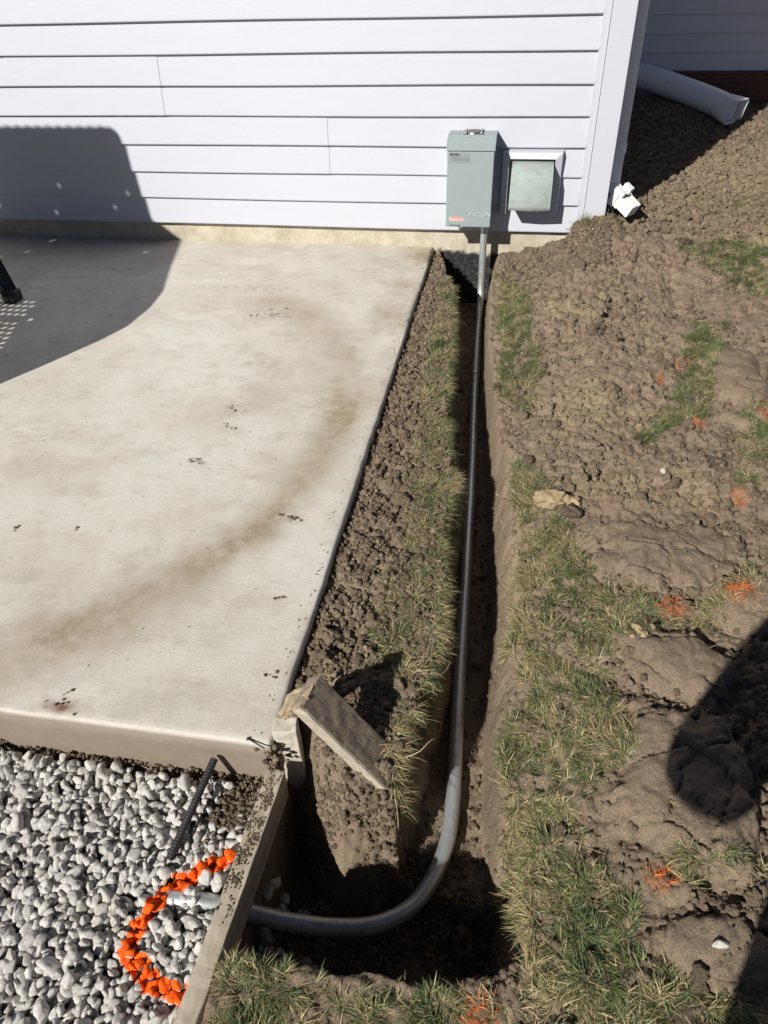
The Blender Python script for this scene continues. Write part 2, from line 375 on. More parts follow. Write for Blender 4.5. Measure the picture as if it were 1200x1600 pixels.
nx, ny = len(gx), len(gy); I, J = np.meshgrid(np.arange(nx-1), np.arange(ny-1), indexing='ij'); I = I.ravel(); J = J.ravel()
gf = np.stack([I*ny+J, (I+1)*ny+J, (I+1)*ny+J+1, I*ny+J+1], 1)
CLAY = [(.26,-1.55,.16,.2),(.2,-2.07,.07,.06),(.34,-2.0,.14,.1),(.31,-2.59,.05,.03),(-.33,-2.65,.06,.2),(.42,-2.76,.05,.03),(1.2,.6,.7,.9),(.45,-1.62,.12,.1),(.56,-2.02,.12,.08),(.24,-.85,.14,.1),(.08,-2.3,.05,.2),(.10,-.2,.1,.05)]
def clay_at(x, y):
    c = np.zeros(x.shape)
    for a, b, p, q in CLAY: c = np.maximum(c, 1-ss(.35, 1.1, np.hypot((x-a)/p, (y-b)/q)+.5*fbm(x, y, .08, 3)))
    return c
damp = np.maximum(masks(xf, yf_)*.35, 1-ss(.6, 1.1, np.hypot((xf-.66)/.16, (yf_+.03)/.10)+.4*fbm(xf,yf_,.08,3)))
ground = npmesh('ground', np.stack([xf, yf_, zf], 1), gf, M_soil, smooth=True, attrs={'clay': clay_at(xf, yf_)*.8, 'damp': damp})
tag(ground, kind='structure')

# ------------------------------------------------------------------ patio slab
STAIN = np.array([(-1.05,-.78),(-.85,-.90),(-.68,-1.08),(-.575,-1.30),(-.535,-1.5),(-.521,-1.682),(-.557,-2.023),(-.63,-2.305),(-.748,-2.476),(-.854,-2.628),(-.958,-2.747),(-1.065,-2.839),(-1.3,-2.95)])
def seg_dist(x, y, P):
    d = np.full(x.shape, 9.0); along = np.zeros(x.shape)
    for i in range(len(P)-1):
        a, b = P[i], P[i+1]; ab = b-a; t = np.clip(((x-a[0])*ab[0]+(y-a[1])*ab[1])/(ab@ab), 0, 1)
        dd = np.hypot(x-a[0]-t*ab[0], y-a[1]-t*ab[1]); m = dd < d; d = np.where(m, dd, d); along = np.where(m, i+t, along)
    return d, along
eo = [(-.015,0),(-.0105,.0015),(-.006,.0045),(-.0025,.009),(-.0006,.014),(0,.02),(.0,.045),(.0005,.075),(.001,.105),(.002,.13),(.003,.17)]
px_ = [(v, 0) for v in np.concatenate([-grow(2.6, 8, 12)[::-1], np.arange(-2.5, -.42, .0085)])] + [(-.40+a, d) for a, d in eo]
py_ = [(-2.95-a*.65, d_*.7 if d_ < .03 else d_) for a, d_ in eo[::-1]] + [(v, 0) for v in np.append(np.arange(-2.93, .0, .009), .018)]
px_ = px_[:-11]+[(-.40+a*.55, d_*.7 if d_ < .02 else d_) for a, d_ in eo]
PX = np.array([p[0] for p in px_]); PXd = np.array([p[1] for p in px_]); PY = np.array([p[0] for p in py_]); PYd = np.array([p[1] for p in py_])
X, Y = np.meshgrid(PX, PY, indexing='ij'); D = PXd[:,None]+PYd[None,:]
x, y, d = X.ravel(), Y.ravel(), np.minimum(D.ravel(), .17)
xw = x + np.where(PXd[:,None]+0*D > 0, 1, 0).ravel()*(.004*noise(y*3, y*0+.5)+.002*noise(y*14, y*0)); yw = y + np.where(PYd[None,:]+0*D > 0, 1, 0).ravel()*(.003*noise(x*5, x*0))
z = -d + .0012*fbm(x, y, .3, 3)*(d < .001)
n, m_ = len(PX), len(PY); I, J = np.meshgrid(np.arange(n-1), np.arange(m_-1), indexing='ij'); I = I.ravel(); J = J.ravel()
pf = np.stack([I*m_+J, (I+1)*m_+J, (I+1)*m_+J+1, I*m_+J+1], 1)
sd, al = seg_dist(x, y, STAIN)
wid = (np.interp(al, [0,3,5,7,9,12], [.13,.085,.07,.062,.09,.11])*(1+.35*fbm(x, y, .12, 3))); stain = np.exp(-(sd/wid)**2)*np.interp(al, [0,2,4,8,12], [.5,.62,.8,1.15,1.1])
inner = ss(.0,.5,-x-.42-.0)*0
band = (1-ss(-.62,-.45,-(-x)))*.0
rightside = ss(-.66,-.50,x)*ss(-2.2,-1.3,y)*.5 + ss(-.55,-.1,y)*.18
for a, b, p, q, s in [(-.75,-1.35,.16,.16,.32),(-.82,-1.6,.12,.12,.3),(-1.2,-1.02,.2,.1,.22),(-1.3,-2.5,.25,.08,.3),(-.9,-2.85,.3,.06,.25),(-.85,-.55,.3,.2,.25),(-1.05,-.75,.12,.05,.3)]:
    rightside = rightside + s*np.exp(-((x-a)/p)**2-((y-b)/q)**2)
stain = np.clip(stain + rightside*(.9+1.2*fbm(x, y, .2, 4)), 0, 1)*(.75+.5*fbm(x, y, .35, 4))
dirt = np.maximum(ss(.006,.04,d+.014*fbm(x*1.0, y, .1, 3))*.95, .8*ss(.001,.010,d))*(PYd[None,:]+0*D > 0).ravel() + .35*ss(.004,.03,d)*(PXd[:,None]+0*D > 0).ravel()  # grime low on the front face; lip darkened in colour to mute sun highlight
for a, b, p, q, s in [(-.914,-2.007,.035,.02,.75),(-.538,-2.242,.022,.018,.7),(-.87,-2.91,.06,.02,.4),(-.99,-.882,.10,.07,.5),(-.9,-1.68,.05,.05,.45),(-.489,-2.544,.03,.02,.5),(-.93,-1.35,.12,.06,.3),(-.62,-1.62,.08,.10,.35),(-1.2,-.62,.3,.05,.35),(-1.45,-1.9,.3,.06,.2),(-.6,-.35,.15,.2,.25)]:
    k_ = np.hypot((x-a)/p, (y-b)/q); dirt = np.maximum(dirt, s*ss(1.6,.2,k_)*ss(-.05,.35,fbm(x*1.0, y*1.6, .035, 4, .65)))
dirt = np.maximum(dirt, .16*ss(.2,.75,fbm(x, y*1.2, .16, 6, .68))*(d < .002))
chalk = np.exp(-((d-.088)/.0035)**2)*(PYd[None,:]+0*D > 0).ravel()*ss(-.25,.2,fbm(x, y*0, .08, 3)+.15)*.8
rust = np.exp(-((x+.868)/.022)**2-((y+2.925)/.009)**2)*.95 + np.exp(-((x+.868)/.05)**2-((y+2.925)/.018)**2)*.4*(.5+fbm(x,y,.03,3))
patio = npmesh('patio', np.stack([xw, yw, z], 1), pf, M_conc, smooth=True, attrs=dict(stain=np.clip(stain,0,1), dirt=np.clip(dirt,0,1), chalk=chalk, rust=np.clip(rust,0,1)))
tag(patio, kind='structure')

# ------------------------------------------------------------------ house
house = empty('house', (-1.5, 0.1, 0), 'house wall of pale lavender white lap siding on a tan concrete base behind the patio', 'house')
def siding(name, x0, x1, zb, rowh, nrow, ylip, ytop, mat, seams=None, axis='x'):
    bm = bmesh.new()
    for k in range(nrow):
        s = (seams or {}).get(k); parts = [(x0, x1, 0)] if s is None else [(x0, s, 0), (s-.012, x1, .0022)]
        for a, b, off in parts:
            ztop = zb+(k+1)*rowh+.004; z0 = zb+k*rowh
            prof = [(ytop+.002, z0+.001), (ylip+off, z0), (ylip-.001+off, z0+.004), (ytop+off-.0005, ztop)]
            nseg = max(1, int((b-a)/.25)); cols = []
            for i in range(nseg+1):
                t = a+(b-a)*i/nseg; wv = .0014*math.sin(t*3.1+k*1.7)
                cols.append([bm.verts.new((t, p[0], p[1]+wv) if axis == 'x' else (p[0], t, p[1]+wv)) for p in prof])
            for c0, c1 in zip(cols, cols[1:]):
                for i in range(3): bm.faces.new((c0[i], c1[i], c1[i+1], c0[i+1]))
    return bmobj(name, bm, mat, house)
ZB = .0989; RH = .127
siding('siding', -8, .295, ZB, RH, 25, -.0115, .0045, M_side, {2:-.9185,3:-.9175,4:-1.724,5:-1.716,6:-2.514,7:-2.505,8:-.3,9:-.29})
far_y = 2.30
tag(siding('siding', .43, 5, .482, .107, 26, far_y-.009, far_y+.004, M_side2), 'grey lap siding in the shade of the house corner')
bm = bmesh.new(); box(bm, (.405,.012,-.3), (.418,far_y+.05,3.25)); box(bm, (-8,.03,.0989),(.405,.034,3.25)); box(bm, (.418,far_y+.02,.47),(5,far_y+.03,3.25))
bmobj('side_wall', bm, M_side2, house)
bm = bmesh.new()                                               # corner post: flange and two raised faces
box(bm, (.291,-.008,.0885), (.322,.02,3.25)); box(bm, (.324,-.019,.0885), (.421,.02,3.25)); box(bm, (.407,.02,.0885), (.4205,.10,3.25)); box(bm, (.421,-.019,.0885), (.4225,.0,3.25))
bmobj('corner_post', bm, M_trim, house, bevel=.002)
# foundation with tar coat below grade
fx = np.concatenate([np.arange(-8,-2.9,.3), np.arange(-2.9,.436,.012)]); fz = np.concatenate([np.arange(-.45,-.10,.05), np.arange(-.10,.0989,.0065), [.099]])
X, Z = np.meshgrid(fx, fz, indexing='ij'); x, zz = X.ravel(), Z.ravel()
joint = np.minimum(np.abs(x+1.514), np.minimum(np.abs(x+.855), np.abs(x+2.62)))
yy = .02 + .0025*fbm(x, zz, .09, 3) + .0022*(joint < .006)
tar = 1-ss(-.012,.008, zz - (-.018+.012*fbm(x, x*0, .07, 3)+.02*noise(x*4, x*0) - .05*(ss(.1,.3,x))) + .012*fbm(x, zz, .03, 3)); tar = tar*(x > -.42)
n, m_ = len(fx), len(fz); I, J = np.meshgrid(np.arange(n-1), np.arange(m_-1), indexing='ij'); I = I.ravel(); J = J.ravel()
npmesh('foundation', np.stack([x, yy, zz], 1), np.stack([I*m_+J, (I+1)*m_+J, (I+1)*m_+J+1, I*m_+J+1], 1), M_found, house, True, attrs=dict(tar=tar))
bm = bmesh.new(); box(bm, (.43,far_y+.012,-.1), (5,far_y+.018,.484)); bmobj('foundation', bm, simple('grey_foundation', (.30,.29,.27), .9, 0, .2, 12, .2), house)
# window well
prof = []; zz0 = .17
bm = bmesh.new(); ww = []
for i in range(0, 97):
    zv = zz0+i*.0032; yv = far_y-.045+.0075*math.cos((zv-zz0)/.0262*2*math.pi)
    ww.append([bm.verts.new((xv, yv + (0 if 0 < k < 3 else 0), zv)) for k, xv in enumerate((1.00, 1.02, 3.2, 3.22))] )
for a, b in zip(ww, ww[1:]):
    for k in range(3): bm.faces.new((a[k], a[k+1], b[k+1], b[k]))
o = bmobj('window_well', bm, M_rust, None, True); sol = o.modifiers.new('solid', 'SOLIDIFY'); sol.thickness = .004; sol.offset = 1
tag(o, 'brown ribbed window well panel under the shaded grey siding at the back', 'window well')

# ------------------------------------------------------------------ text
def text_mesh(name, body, size, mat, parent, loc, rot=(R(90),0,0), depth=.0004, sx=1.0, bold=0.0):
    cu = bpy.data.curves.new(name, 'FONT'); cu.body = body; cu.size = size; cu.extrude = depth; cu.offset = bold
    t = bpy.data.objects.new(name, cu); COL.objects.link(t); dg = bpy.context.evaluated_depsgraph_get()
    me = bpy.data.meshes.new_from_object(t.evaluated_get(dg)); bpy.data.objects.remove(t); me.name = name
    me.transform(Matrix.Translation(loc) @ Matrix.Rotation(rot[2], 4, 'Z') @ Matrix.Rotation(rot[0], 4, 'X') @ Matrix.Diagonal((sx,1,1,1)))
    return link(name, me, mat, parent)

# ------------------------------------------------------------------ electrical disconnect
bxc = -.2225; D0 = .168
db = empty('disconnect_box', (bxc, -.009, .165), 'grey green metal electrical disconnect box on the siding above the conduit', 'electrical box')
zb_, zl, zt = .163, .497, .545
bm = bmesh.new(); box(bm, (-.3215,-D0+.012,zb_+.004), (-.1205,-.0,zt-.02)); bmobj('enclosure', bm, M_box, db, bevel=.003)
bm = bmesh.new(); box(bm, (-.3275,-D0,zb_), (-.1155,-D0+.011,zl-.002)); bmobj('door', bm, M_box, db, bevel=.0035)
bm = bmesh.new()                                               # hood: lip, slope, top
pr = [(-.0,zl+.01),(-.0,zt+.003),(-.115,zt+.006),(-D0-.003,zt-.012),(-D0-.006,zl),(-D0-.003,zl),(-D0+.012,zl+.01)]
L_ = [bm.verts.new((-.3315,a,b)) for a, b in pr]; R_ = [bm.verts.new((-.1115,a,b)) for a, b in pr]
bm.faces.new(L_); bm.faces.new(R_[::-1])
for i in range(len(pr)): j = (i+1) % len(pr); bm.faces.new((L_[i], R_[i], R_[j], L_[j]))
bmobj('rain_hood', bm, M_box, db, bevel=.004, seg=3)
hub = []
bm = bmesh.new()
for a in range(48):
    pass
V, F = [], []
mt = Matrix.Translation((-.217,-.062,zt+.0085))
bmesh.ops.create_cone(bm, cap_ends=True, segments=40, radius1=.042, radius2=.038, depth=.010, matrix=mt)
for sx, sy in ((-1,-1),(1,-1),(-1,1),(1,1)): bmesh.ops.create_cone(bm, cap_ends=True, segments=16, radius1=.010, radius2=.010, depth=.006, matrix=mt @ Matrix.Translation((sx*.036, sy*.032, -.001)))
hubo = bmobj('hub_plate', bm, M_steel, db, bevel=.001); hubo['label'] = 'round dark hub cover on top of the box'
hubo.data.materials.clear(); hubo.data.materials.append(simple('hub_cover', (.16,.16,.165), .4, .7))
for sx, sy in ((-1,-1),(1,-1),(-1,1),(1,1)):
    bm = bmesh.new(); bmesh.ops.create_uvsphere(bm, u_segments=12, v_segments=8, radius=.0062, matrix=mt @ Matrix.Translation((sx*.036, sy*.032, .003)))
    bmobj('screw', bm, M_steel, hubo, True)
M_plate = simple('printed_plate', (.30,.345,.36), .35, .2, .05); M_ink = simple('black_ink', (.02,.02,.022), .6); M_red = simple('red_label', (.55,.10,.06), .5)
M_lab = simple('white_label', (.75,.72,.68), .5); M_greyink = simple('grey_ink', (.17,.20,.21), .6)
yd = -D0-.0006
bm = bmesh.new(); box(bm, (-.3185,-D0-.0012,.447), (-.2245,-D0+.002,.490)); npl = bmobj('nameplate', bm, M_plate, db)
text_mesh('lettering', 'E A T N'.replace(' ', '') if False else 'EATON', .0115, M_ink, npl, (-.3155,-D0-.0014,.4775), sx=1.12, bold=.0006)
bm = bmesh.new()
for k, (a, b) in enumerate([(-.309,-.262),(-.309,-.238),(-.296,-.229),(-.296,-.229)]):
    zk = .471-k*.0055; xx = a
    while xx < b:
        w = random.uniform(.002,.006); box(bm, (xx,-D0-.0016,zk), (min(xx+w,b),-D0-.0010,zk+.0028)); xx += w+.0014
bmobj('small_print', bm, M_greyink, npl)
text_mesh('embossed_lettering', 'EATON', .026, simple('embossed_paint', (.46,.52,.50), .4), db, (-.2175,-D0-.0012,.213), depth=.0016, sx=1.18)
bm = bmesh.new(); box(bm, (-.3085,-D0-.0012,.1905), (-.2425,-D0+.002,.2085)); wl = bmobj('warning_label', bm, M_lab, db)
bm = bmesh.new(); box(bm, (-.304,-D0-.0017,.203), (-.2435,-D0-.001,.2075))
xx = -.3065
for zk in (.1975, .193):
    xx = -.3065
    while xx < -.247:
        w = random.uniform(.003,.009); box(bm, (xx,-D0-.0017,zk), (min(xx+w,-.246),-D0-.001,zk+.0028)); xx += w+.0016
bmobj('label_print', bm, M_red, wl)
bm = bmesh.new(); xx = -.308
while xx < -.262: w = random.uniform(.003,.008); box(bm, (xx,-D0-.001,.168), (xx+w,-D0+.001,.1725)); xx += w+.003
bmobj('stamped_marks', bm, M_ink, db)
bm = bmesh.new(); box(bm, (-.2515,-D0-.003,.158), (-.247,-D0+.02,.1665)); box(bm, (-.268,-D0-.003,.157),(-.2515,-D0+.002,.1615)); bmobj('latch', bm, M_steel, db, bevel=.001)
for sx in (-.3325, -.1145): bm = bmesh.new(); box(bm, (sx,-.125,.458), (sx+.004,-.105,.482)); bmobj('hasp', bm, M_box, db, bevel=.001)

# ------------------------------------------------------------------ vent hood in its white block
vh = empty('vent_hood', (.055,-.01,.2), 'galvanised vent hood in a white mounting frame beside the disconnect box', 'vent')
bm = bmesh.new(); o_ = (-.083,.197,.195,.467); i_ = (-.048,.163,.19,.437); yb0, yf0 = .004, -.046
def fr(x0,x1,z0,z1,yv): return [bm.verts.new(p) for p in ((x0,yv,z0),(x0,yv,z1),(x1,yv,z1),(x1,yv,z0))]
ob = fr(o_[0]-.004,o_[1]+.004,o_[2]-.004,o_[3]+.003,yb0); of = fr(o_[0]+.004,o_[1]-.004,o_[2],o_[3]-.004,yf0+.012); inf = fr(i_[0],i_[1],i_[2],i_[3],yf0); inb = fr(i_[0]+.002,i_[1]-.002,i_[2],i_[3]-.002,yb0-.001)
for a, b in ((ob,of),(of,inf),(inf,inb)):
    for k in range(3): bm.faces.new((a[k],a[k+1],b[k+1],b[k]))
bm.faces.new((ob[0],of[0],inf[0],inb[0])); bm.faces.new((ob[3],of[3],inf[3],inb[3])); bm.faces.new(inb)
bmobj('mounting_frame', bm, M_trim, vh, bevel=.0012)
bm = bmesh.new(); dh = .135                                     # hood: curved sheet top/front with flared cheeks
pr = [(-.006,.428),(-.05,.424),(-.095,.409),(-.122,.38),(-.131,.33),(-dh,.255),(-dh-.002,.236)]
L_ = [bm.verts.new((-.037+.004*(1-k/6), a, b)) for k, (a, b) in enumerate(pr)]; R_ = [bm.verts.new((.158-.002*(1-k/6), a, b)) for k, (a, b) in enumerate(pr)]
Ml = [bm.verts.new((.06, a-(.002 if k else 0), b-(.004 if k == 6 else 0))) for k, (a, b) in enumerate(pr)]
for A, B in ((L_,Ml),(Ml,R_)):
    for i in range(6): bm.faces.new((A[i],B[i],B[i+1],A[i+1]))
for A in (L_, R_):
    bb = [bm.verts.new((A[0].co.x, -.006, z)) for z in (.40,.38,.33,.255,.236)]
    ch = A
    bm.faces.new([ch[0],ch[1],ch[2],ch[3],bb[1],bb[0]]); bm.faces.new([ch[3],ch[4],bb[2],bb[1]]); bm.faces.new([ch[4],ch[5],bb[3],bb[2]]); bm.faces.new([ch[5],ch[6],bb[4],bb[3]])
o = bmobj('hood', bm, M_hood, vh, True, bevel=.002); sd_ = o.modifiers.new('solid','SOLIDIFY'); sd_.thickness = .0016
bm = bmesh.new(); box(bm, (-.03,-.052,.245), (.15,-.049,.40)); bmobj('damper_flap', bm, M_hood, vh)

# ------------------------------------------------------------------ conduit
PIPE = [(-.145,-.078,.168),(-.145,-.078,.06),(-.145,-.08,-.06),(-.1445,-.088,-.15),(-.143,-.12,-.215),(-.139,-.2,-.253),(-.132,-.4,-.268),(-.118,-.763,-.27),(-.098,-1.2,-.27),(-.079,-1.581,-.27),(-.064,-1.97,-.27),(-.053,-2.28,-.27),(-.044,-2.52,-.27),(-.036,-2.722,-.27),(-.0305,-2.855,-.27),
        (-.033,-2.945,-.268),(-.049,-3.017,-.265),(-.078,-3.084,-.26),(-.117,-3.128,-.25),(-.169,-3.158,-.24),(-.234,-3.178,-.222),(-.305,-3.190,-.198),(-.363,-3.196,-.176),(-.455,-3.206,-.131),(-.535,-3.214,-.125)]
PP = catmull(PIPE, 10)
cd = empty('conduit', (-.1,-1.5,-.28), 'galvanised steel conduit running down from the box and along the trench to the gravel', 'conduit')
tube('pipe', PP, .0167, M_galv, cd, 28)
def sub(y0, y1): return PP[(PP[:,1] < y0) & (PP[:,1] > y1) & (np.arange(len(PP)) < 170)]
tube('coupling', catmull(sub(-.72,-.86), 3), .0192, M_galv, cd, 28)
tube('locknut', [(-.145,-.078,.140),(-.145,-.078,.150),(-.145,-.078,.166)], .0235, M_steel, cd, 8, smooth=False)

# ------------------------------------------------------------------ downspout
ds = empty('downspout', (.452,.13,.25), 'white rectangular downspout on the house corner ending in a white outlet above the soil', 'downspout')
def rprof(w, h, ribs=True):
    p = [];
    for (x0,y0),(x1,y1) in (((-1,-1),(1,-1)),((1,-1),(1,1)),((1,1),(-1,1)),((-1,1),(-1,-1))):
        for t in np.linspace(0,1,13)[:-1]:
            px, py = x0+(x1-x0)*t, y0+(y1-y0)*t; k = 1-(.055*(math.sin(t*math.pi*6)**2) if ribs and .05 < t < .95 else .0)
            if t == 0: k = .95
            p.append((px*w*k, py*h*k))
    return np.array(p)
tube('pipe', [(.4525,.135,z) for z in (3.2,1.6,.5,.36,.30)], 1.0, M_down, ds, prof=rprof(.031,.038), smooth=False)
tube('collar', [(.4525,.135,z) for z in (.475,.47,.44,.435)], 1.0, M_down, ds, prof=rprof(.0345,.0415), smooth=False)
el = catmull([(.4525,.135,.315),(.455,.128,.285),(.466,.108,.262),(.482,.085,.246)], 6)
tube('elbow', el, 1+.05*np.sin(np.arange(len(el))*2.1), M_down, ds, prof=rprof(.031,.038), smooth=False)
ax = Vector((.68,-.52,-.5)).normalized(); sd2 = Vector((0,0,1)).cross(ax).normalized(); up2 = ax.cross(sd2)
O = Vector((.472,.088,.262)); MT = Matrix(((ax.x,sd2.x,up2.x,O.x),(ax.y,sd2.y,up2.y,O.y),(ax.z,sd2.z,up2.z,O.z),(0,0,0,1)))
bm = bmesh.new(); box(bm, (0,-.045,-.042), (.035,.045,.036), MT); box(bm, (.0,-.050,.028), (.055,-.02,.05), MT); box(bm, (.0,.022,.022), (.045,.052,.052), MT)
box(bm, (.035,-.038,-.036), (.058,.040,.030), MT)
for k in range(4): box(bm, (.058,-.036+.019*k,-.032), (.125,-.0205+.019*k,.026+.003*(k%2)), MT)
box(bm, (.058,-.034,-.030), (.118,.038,.022), MT)
o = bmobj('outlet', bm, M_white, ds, bevel=.002); o['label'] = 'bright white ribbed plastic outlet piece, lit by the sun'
bm = bmesh.new()
for k in range(3): box(bm, (.050,-.031+.021*k,.0285), (.060,-.016+.021*k,.0315), MT)
bmobj('slot', bm, simple('dark_gap', (.04,.04,.045), .8), o)

# ------------------------------------------------------------------ corrugated drain tube
tp = catmull([(.735,2.165,.475),(.80,2.11,.468),(.95,1.98,.437),(1.10,1.85,.402),(1.235,1.73,.366)], 60)
s = np.concatenate([[0], np.cumsum(np.linalg.norm(np.diff(tp, axis=0), axis=1))])
dt = empty('drain_tube', (1.0,1.9,.33), 'grey corrugated plastic drain tube with a square end lying on the shaded soil', 'drain pipe')
rad = .071+.0032*np.sin(s/.0155*2*np.pi); rad[:14] *= np.linspace(.75,1,14); v, f = tube_np(tp, rad, 36)
bm = bmesh.new(); bv = [bm.verts.new(p) for p in v]
for q in f: bm.faces.new([bv[i] for i in q])
o = bmobj('tube', bm, M_tube, dt, True); sm = o.modifiers.new('solid','SOLIDIFY'); sm.thickness = .003; sm.offset = -1
T = Vector(tp[-1]-tp[-4]).normalized(); sdv = T.cross(Vector((0,0,1))).normalized(); upv = sdv.cross(T); E0 = Vector(tp[-1]); rings = []
bm = bmesh.new()
for t_, w_, h_, p_ in ((-.03,.0725,.0725,2),(.0,.073,.073,2.2),(.04,.072,.073,4),(.075,.066,.074,9),(.125,.066,.076,14)):
    ring = []
    for k in range(48):
        a = 2*math.pi*k/48; c, sn = math.cos(a), math.sin(a); rr_ = (abs(c)**p_+abs(sn)**p_)**(-1/p_)
        drop = -.055 if (sn < -.3 and t_ > .1) else 0
        ring.append(bm.verts.new(E0+T*(t_+(-.03 if sn < -.5 and t_ > .1 else 0))+sdv*(c*rr_*w_)+upv*(sn*rr_*h_-.004)))
    rings.append(ring)
for a, b in zip(rings, rings[1:]):
    for k in range(48): bm.faces.new((a[k],a[(k+1)%48],b[(k+1)%48],b[k]))
o = bmobj('end_adapter', bm, M_tube, dt, True); sm = o.modifiers.new('solid','SOLIDIFY'); sm.thickness = .005; sm.offset = -1

# ------------------------------------------------------------------ form board, stake, block, rebar, nail
def rot_box(name, o, ax_, dims, mat, parent=None, seed=0, amp=.0012, sub_=(24,4,6), bev=.002):
    """o corner, ax_ 3 unit axes, dims"""
    bm = bmesh.new(); bmesh.ops.create_grid
    n1_, n2_, n3_ = sub_
    vid = {}
    def vert(i,j,k):
        key = (i,j,k)
        if key not in vid:
            p = Vector((i/n1_*dims[0], j/n2_*dims[1], k/n3_*dims[2])); q = np.array([[p.x*40+seed, p.y*40, p.z*40]])
            off = [amp*float(noise(q[:,0]+s_*7.7, q[:,1], q[:,2])[0]) for s_ in range(3)]
            p += Vector(off); vid[key] = bm.verts.new(Vector(o)+Vector(ax_[0])*p.x+Vector(ax_[1])*p.y+Vector(ax_[2])*p.z)
        return vid[key]
    for (a, na, b, nb, c, nc) in ((0,n1_,1,n2_,2,n3_),(0,n1_,2,n3_,1,n2_),(1,n2_,2,n3_,0,n1_)):
        for s_ in (0, nc):
            for i in range(na):
                for j in range(nb):
                    q = []
                    for di, dj in ((0,0),(1,0),(1,1),(0,1)):
                        ijk = [0,0,0]; ijk[a] = i+di; ijk[b] = j+dj; ijk[c] = s_; q.append(vert(*ijk))
                    bm.faces.new(q)
    bmesh.ops.recalc_face_normals(bm, faces=bm.faces)
    return bmobj(name, bm, mat, parent, False, bev, 2)
th = R(2.4); bx_ = Vector((math.sin(-th)*-1, -math.cos(th), 0)); bx_ = Vector((-.042,-.999,0)).normalized(); by_ = Vector((.999,-.042,0)).normalized()
fb = empty('form_board', (-.395,-3.2,-.139), 'weathered wooden form board on edge between the gravel and the pit', 'board')
rot_box('board', (-.4035,-2.968,-.139), (bx_, by_, Vector((0,0,1))), (.95,.036,.09), M_board, fb, 3, .0018, (60,3,6))
st = rot_box('wooden_stake', (-.388,-2.936,-.25), (Vector((.985,.17,0)), Vector((-.17,.985,.0)), Vector((-.04,.03,1)).normalized()), (.049,.034,.268), M_stake, None, 9, .003, (6,4,20))
tag(st, 'short upright weathered wooden stake with a chipped top at the patio corner', 'stake')
wbk = empty('wood_block', (-.25,-2.93,-.03), 'grey sawn offcut of lumber with a tan cut end leaning out of the soil', 'wood offcut')
A_ = Vector((-.302,-2.888,.15)); B_ = Vector((-.317,-2.95,.146)) 
e1 = Vector((.616,-.091,-.782)).normalized(); e3 = Vector((.226,.972,.066)).normalized(); e2 = -(e3.cross(e1)); e3 = e2.cross(e1) if e2.cross(e1).dot(e3) > 0 else e1.cross(e2)
rot_box('face', B_, (e1, e2*-1, e3), (.262,.036,.076), M_block, wbk, 21, .002, (24,4,10))
bm = bmesh.new()
top_ = [A_, Vector((-.372,-2.884,.085)), Vector((-.389,-2.915,.05)), Vector((-.350,-2.912,.055)), B_+(e2*-.036), B_]
tv = [bm.verts.new(p+Vector((0,0,0))) for p in top_]; lv = [bm.verts.new(p+dv) for p, dv in zip(top_, [e1*.01-e2*.03, Vector((.01,.02,-.06)), Vector((.004,.012,-.02)), Vector((.004,.02,-.02)), e1*.012-e3*-.012, e1*.012-e2*.004])]
bm.faces.new(tv); bm.faces.new(lv[::-1])
for i in range(6): j = (i+1) % 6; bm.faces.new((tv[i], tv[j], lv[j], lv[i]))
bmesh.ops.triangulate(bm, faces=bm.faces); bmesh.ops.subdivide_edges(bm, edges=bm.edges, cuts=5, use_grid_fill=True)
for v_ in bm.verts: q_ = np.array([v_.co[:]]); v_.co += Vector([float(fbm(q_[:,0]+k_*3, q_[:,1], .016, 3, .6, q_[:,2])[0]) for k_ in range(3)])*.0045
bmobj('sawn_end', bm, M_cut, wbk)
rot_box('edge', B_-e3*.0025+e1*.004-e2*.002, (e1, e2*-1, e3), (.25,.030,.004), M_lit_edge, wbk, 41, .0012, (20,4,2), .0008)  # thin sheet that carries the painted lit tone on the sunward face
rp_ = np.linspace((-.520,-2.962,-.052), (-.553,-3.150,-.108), 130); rs = np.linspace(0, .2, 130)
rb = tube('rebar', rp_, 0.0076+.0005*(np.sin(rs/.0062*2*np.pi) > .35), M_rebar, None, 14, smooth=False); tag(rb, 'short dark ribbed steel rebar lying on the gravel against the patio edge', 'rebar')
nl = tube('nail', [(-.447,-2.94,.002),(-.446,-2.9405,.0025),(-.445,-2.9415,.003),(-.407,-2.957,.004)], [.004,.004,.0016,.0014], M_rebar, None, 10); tag(nl, 'bent steel nail sticking out at the patio corner', 'nail')

